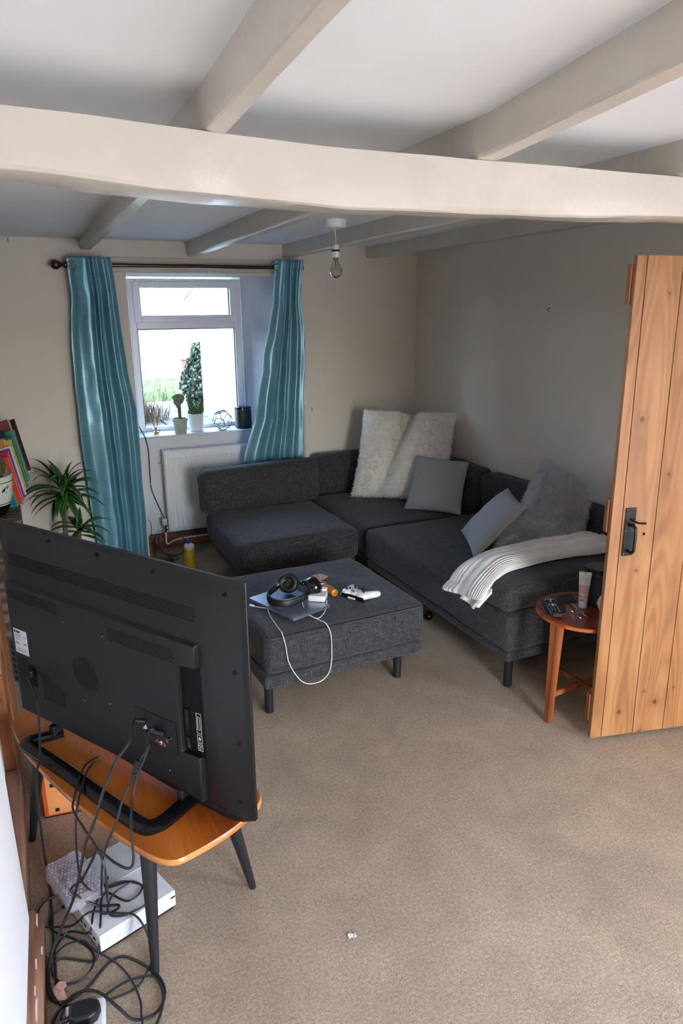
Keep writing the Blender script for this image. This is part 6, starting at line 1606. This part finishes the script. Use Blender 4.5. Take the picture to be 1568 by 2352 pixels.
# leaning row of books: a sloping wedge under them, each leans back on the next
MB().add([(-0.40, 4.135, 0.6455), (-0.06, 4.135, 0.6455), (-0.06, 4.56, 0.6455), (-0.40, 4.56, 0.6455), (-0.40, 4.56, 0.835), (-0.06, 4.56, 0.835)], [(3, 2, 1, 0), (0, 1, 5, 4), (2, 3, 4, 5), (1, 2, 5), (0, 4, 3)]).build('sloping_rest', 'rough_wood', t, 0)
LN = math.radians(24)
bd_ = Vector((-0.17, math.sin(LN), math.cos(LN))).normalized()       # up the covers
bx_ = Vector((0.93, -0.36, 0)); bx_ = (bx_-bd_*bx_.dot(bd_)).normalized()
bn_ = bx_.cross(bd_).normalized()                                     # out of the covers, to the viewer
BK = [('1f8f96', 0.016, -0.056, 0.250, 0.17, 'turquoise paperback at the front of the leaning books'),
      ('d8502e', 0.018, -0.030, 0.268, 0.18, 'orange red book second in the leaning row'),
      ('c22f4b', 0.020, -0.024, 0.290, 0.19, 'crimson hardback behind the orange red book'),
      ('5a57a3', 0.010, -0.016, 0.280, 0.18, 'thin blue violet paperback behind the crimson book'),
      ('d6d6df', 0.014, -0.008, 0.285, 0.18, 'white paperback between the violet and tan books'),
      ('c98c4e', 0.024, -0.034, 0.318, 0.18, 'tan covered book with a plain cover'),
      ('c7b04c', 0.007, 0.000, 0.290, 0.17, 'thin yellow edged booklet beside the dark teal book'),
      ('1d6e66', 0.018, 0.008, 0.305, 0.19, 'dark teal hardback in the leaning row'),
      ('2c2f3b', 0.016, -0.028, 0.322, 0.17, 'navy black covered book in the leaning row'),
      ('3f9180', 0.018, 0.016, 0.300, 0.18, 'pale green hardback near the back of the row'),
      ('8a8f55', 0.007, 0.022, 0.292, 0.18, 'slim olive booklet behind the pale green hardback'),
      ('7e4a48', 0.042, 0.004, 0.350, 0.20, 'thick faded maroon book, tallest of the leaning row'),
      ('2e2c2b', 0.010, 0.034, 0.315, 0.19, 'slim black book at the very back of the row')]
dy_ = 0.0
for k, (hx, th, xr, ht, wd, lab_) in enumerate(BK):
    m_ = plain('cover_'+hx, hx, 0.45, var=0.06)
    o_ = Vector((xr, 4.130+dy_, 0.654+0.42*dy_))
    tb = thing('book', lab_, 'book', tuple(o_), 'books leaning on the wooden shelf')
    mb = MB().axes(o_, bx_, bd_, bn_)
    mb.box(-wd, 0, 0, ht, -0.002, 0.0); mb.box(-wd, 0, 0, ht, -th, -th+0.002); mb.box(-wd, -wd+0.002, 0, ht, -th+0.002, -0.002)
    mb.build('cover', m_, tb, 0)
    MB().axes(o_, bx_, bd_, bn_).box(-wd+0.003, -0.003, 0.003, ht-0.003, -th+0.0022, -0.0022).build('pages', 'tube_cream', tb, 0)
    dy_ += (th+0.001)/0.70
# patterned bowl with a round cactus
px0, py0 = -0.182, 4.045
PZ = 0.6455
def PM():
    mb = MB(); mb.m = Matrix.Translation((px0, py0, PZ)) @ Matrix.Diagonal((1.75, 1.75, 2.0, 1.0)); return mb
t = thing('patterned_bowl', 'white bowl with black leaf pattern holding a round cactus', 'bowl', (px0, py0, PZ))
PM().lathe([(0, 0), (0.038, 0), (0.046, 0.006), (0.058, 0.030)], 36).build('dark_base', 'tv_dark', t, 50)
PM().lathe([(0.058, 0.030), (0.066, 0.056), (0.069, 0.084), (0.070, 0.104), (0.067, 0.106), (0.064, 0.100), (0.0, 0.094)], 36).build('bowl_body', 'ceramic_white', t, 50)
def ring(z, r, h, mat, nm):
    PM().lathe([(r+0.0006, z), (r+0.0006, z+h)], 36).build(nm, mat, t, 50)
ring(0.090, 0.0695, 0.0016, 'ink', 'painted_line'); ring(0.034, 0.0600, 0.0016, 'ink', 'painted_line')
mb = PM(); mb2 = PM()
for i in range(14):
    a = 2*PI*i/14
    ctr = 0.062+0.006*math.sin(i*2.3)
    r_ = 0.0685
    def pt(da, dz): rr = 0.0575+ (0.0690-0.0575)*min(1, max(0, (dz-0.03)/0.055))+0.0022; return (rr*math.cos(a+da), rr*math.sin(a+da), dz)
    mb.add([pt(-0.14, ctr-0.012), pt(-0.02, ctr-0.006), pt(0.12, ctr+0.014), pt(-0.06, ctr+0.008)], [(0, 1, 2, 3)])
    mb.add([pt(0.05, ctr-0.018), pt(0.14, ctr-0.010), pt(0.16, ctr+0.004), pt(0.08, ctr-0.006)], [(0, 1, 2, 3)])
    if i % 3 == 0: mb2.add([pt(0.20+0.055*math.cos(q), ctr+0.012+0.0045*math.sin(q)) for q in [2*PI*j/10 for j in range(10)]], [tuple(range(10))])
mb.build('painted_leaf', 'ink', t, 0, kind='stuff'); mb2.build('painted_dot', 'orange', t, 0, kind='stuff')
PM().lathe([(0, 0.100), (0.04, 0.099), (0.063, 0.096)], 24).build('soil', 'soil', t)
PM().lathe([(0.03, 0.096), (0.048, 0.110), (0.054, 0.130), (0.048, 0.152), (0.03, 0.166), (0.0, 0.170)], 44, lambda a, z: 1+0.06*math.cos(14*a)).build('round_cactus', plain('brown_cactus', '5b4d38', 0.9, var=0.35, vscale=60, bmp=0.6, bscale=150), t, 60)

# ------------------------------------------------------------------ garden beyond the window
struct(MB().box(-14, XR+0.12, -30, -2.02, -0.25, -0.05).box(XR+0.12, 30, -30, 5.4, -0.25, -0.05).build('ground_bounce', 'bounce_patio', smooth=0), 'unseen pale paving added to bounce sunlight in through the rear openings', 'bounce_patio')  # unseen ground added to throw sunlight up towards the ceiling
ZG = 0.60
mb = MB().box(-12, 14, 5.62, 40, ZG-0.3, ZG); struct(mb.build('ground_garden', 'lawn', smooth=0), 'sunlit lawn outside the window', 'lawn')
t = thing('garden_path', 'pale grey paving slabs outside the window', 'path', (1.3, 6.6, ZG)); t['kind'] = 'structure'
for i in range(5):
    for j in range(2):
        x0 = 0.78+j*0.50+rl.uniform(-.01, .01); y0 = 6.15+i*0.50+rl.uniform(-.01, .01)
        MB().box(x0, x0+0.48, y0, y0+0.48, ZG, ZG+0.03+rl.uniform(0, .006)).build('paving_slab', 'paving', t, 0, 0.006)
struct(MB().box(1.80, 2.10, 5.60, 7.45, 0, 3.2).build('wall_outside', 'render', smooth=0), 'sunlit white rendered wall outside, at the right of the window', 'wall')
def blades(n, region, h, w_, seed, bend=0.5):
    r = random.Random(seed); mb = MB()
    for _ in range(n):
        x, y = region(r); a = r.uniform(0, 2*PI); hh = h*r.uniform(0.5, 1.2); dx, dy = math.cos(a), math.sin(a); b = bend*r.random()*hh
        mb.add([(x-dy*w_, y+dx*w_, ZG), (x+dy*w_, y-dx*w_, ZG), (x+dx*b*0.4+dy*w_*0.6, y+dy*b*0.4-dx*w_*0.6, ZG+hh*0.6), (x+dx*b*0.4-dy*w_*0.6, y+dy*b*0.4+dx*w_*0.6, ZG+hh*0.6), (x+dx*b, y+dy*b, ZG+hh)], [(0, 1, 2, 3), (3, 2, 4)])
    return mb
o = blades(9000, lambda r: (r.uniform(0.9, 2.9), r.uniform(8.75, 10.9)), 0.15, 0.006, 5).build('long_grass', 'grass', smooth=0); tag(o, 'long green grass beyond the paving outside', 'grass', kind='stuff')
t = thing('dry_shrub', 'straw coloured dry shrub outside, low left of the window', 'shrub', (1.02, 6.9, ZG))
o = blades(1500, lambda r: (max(0.78, min(1.40, r.gauss(1.02, 0.13))), max(6.9, min(7.42, r.gauss(7.2, 0.15)))), 0.24, 0.004, 6, 1.2).build('dry_stems', 'straw', t, 0, kind='stuff')
t = thing('ivy_bush', 'dark green ivy bush at the corner of the white outside wall', 'bush', (1.86, 7.75, ZG))
MB().tube([(1.93, 8.0, ZG), (1.90, 7.97, ZG+0.25), (1.92, 7.97, ZG+0.5)], 0.05, 8).build('trunk', 'bark', t)
r = random.Random(9); mb = MB()
for _ in range(4200):
    z = r.uniform(0.03, 0.72); k = 1-abs(z-0.28)/0.46
    a = r.uniform(0, 2*PI); rad = (0.08+0.22*max(0, k))*math.sqrt(r.uniform(0.25, 1))
    c = Vector((1.93+rad*math.cos(a)*0.9, 7.98+rad*math.sin(a), ZG+z))
    nx = Vector((r.gauss(0, 1), r.gauss(0, 1), r.gauss(0, 1))).normalized(); ny = nx.orthogonal().normalized()*0.020; nx2 = nx.cross(ny).normalized()*0.017
    mb.add([tuple(c-ny), tuple(c+nx2), tuple(c+ny*1.2), tuple(c-nx2)], [(0, 1, 2, 3)])
mb.build('ivy_foliage', 'ivy', t, 0, kind='stuff')
t = thing('clay_chimney_pot', 'reddish clay pot with a knobbed lid standing far out in the garden', 'garden pot', (2.72, 12.25, ZG))
MB().at((2.72, 12.25, ZG)).lathe([(0, 0), (0.075, 0), (0.08, 0.01), (0.095, 0.26), (0.110, 0.275), (0.110, 0.300), (0.0, 0.300)], 20).build('pot', 'bin_red', t, 40)
MB().at((2.72, 12.25, ZG)).lathe([(0.110, 0.300), (0.085, 0.325), (0.025, 0.335), (0.02, 0.355), (0.0, 0.36)], 20).build('lid', 'bin_red', t, 40)
def tree(x, y, h, label, seed, n=5, rr=0.05, lv=1400):
    t = thing('garden_tree', label, 'tree', (x, y, ZG)); r = random.Random(seed)
    MB().tube([(x, y, ZG), (x+0.03, y, h*0.35), (x-0.02, y, h*0.7), (x+0.05, y, h)], lambda s: rr*(1-0.7*s), 8, 5).build('trunk', 'bark', t)
    mb = MB(); tips = []
    for i in range(n*4):
        z = h*r.uniform(0.35, 0.95); a = r.uniform(0, 2*PI); l = h*r.uniform(0.12, 0.30)
        e = (x+l*math.cos(a), y+l*math.sin(a), z+l*r.uniform(0.4, 1.0)); tips.append((Vector((x, y, z)), Vector(e)))
        mb.tube([(x, y, z), ((x+e[0])/2+0.03, (y+e[1])/2, (z+e[2])/2+0.04), e], lambda s: rr*0.35*(1-0.75*s), 5, 3)
    mb.build('branches', 'bark', t)
    mb = MB()
    for _ in range(lv):
        a, b = r.choice(tips); c = a.lerp(b, r.uniform(0.5, 1.15))+Vector((r.gauss(0, .1), r.gauss(0, .1), r.gauss(0, .1)))*h*0.25
        nx = Vector((r.gauss(0, 1), r.gauss(0, 1), r.gauss(0, 1))).normalized(); ny = nx.orthogonal().normalized()*0.016; nx2 = nx.cross(ny).normalized()*0.014
        mb.add([tuple(c-ny), tuple(c+nx2), tuple(c+ny), tuple(c-nx2)], [(0, 1, 2, 3)])
    mb.build('foliage', 'ivy', t, 0, kind='stuff')
tree(3.10, 14.0, 4.6, 'bare branched tree behind the clay pot, upper right of the window', 3, 6, 0.07, 500)
tree(2.46, 13.2, 2.2, 'slim young tree standing left of the clay pot outside', 8, 3, 0.022, 30)
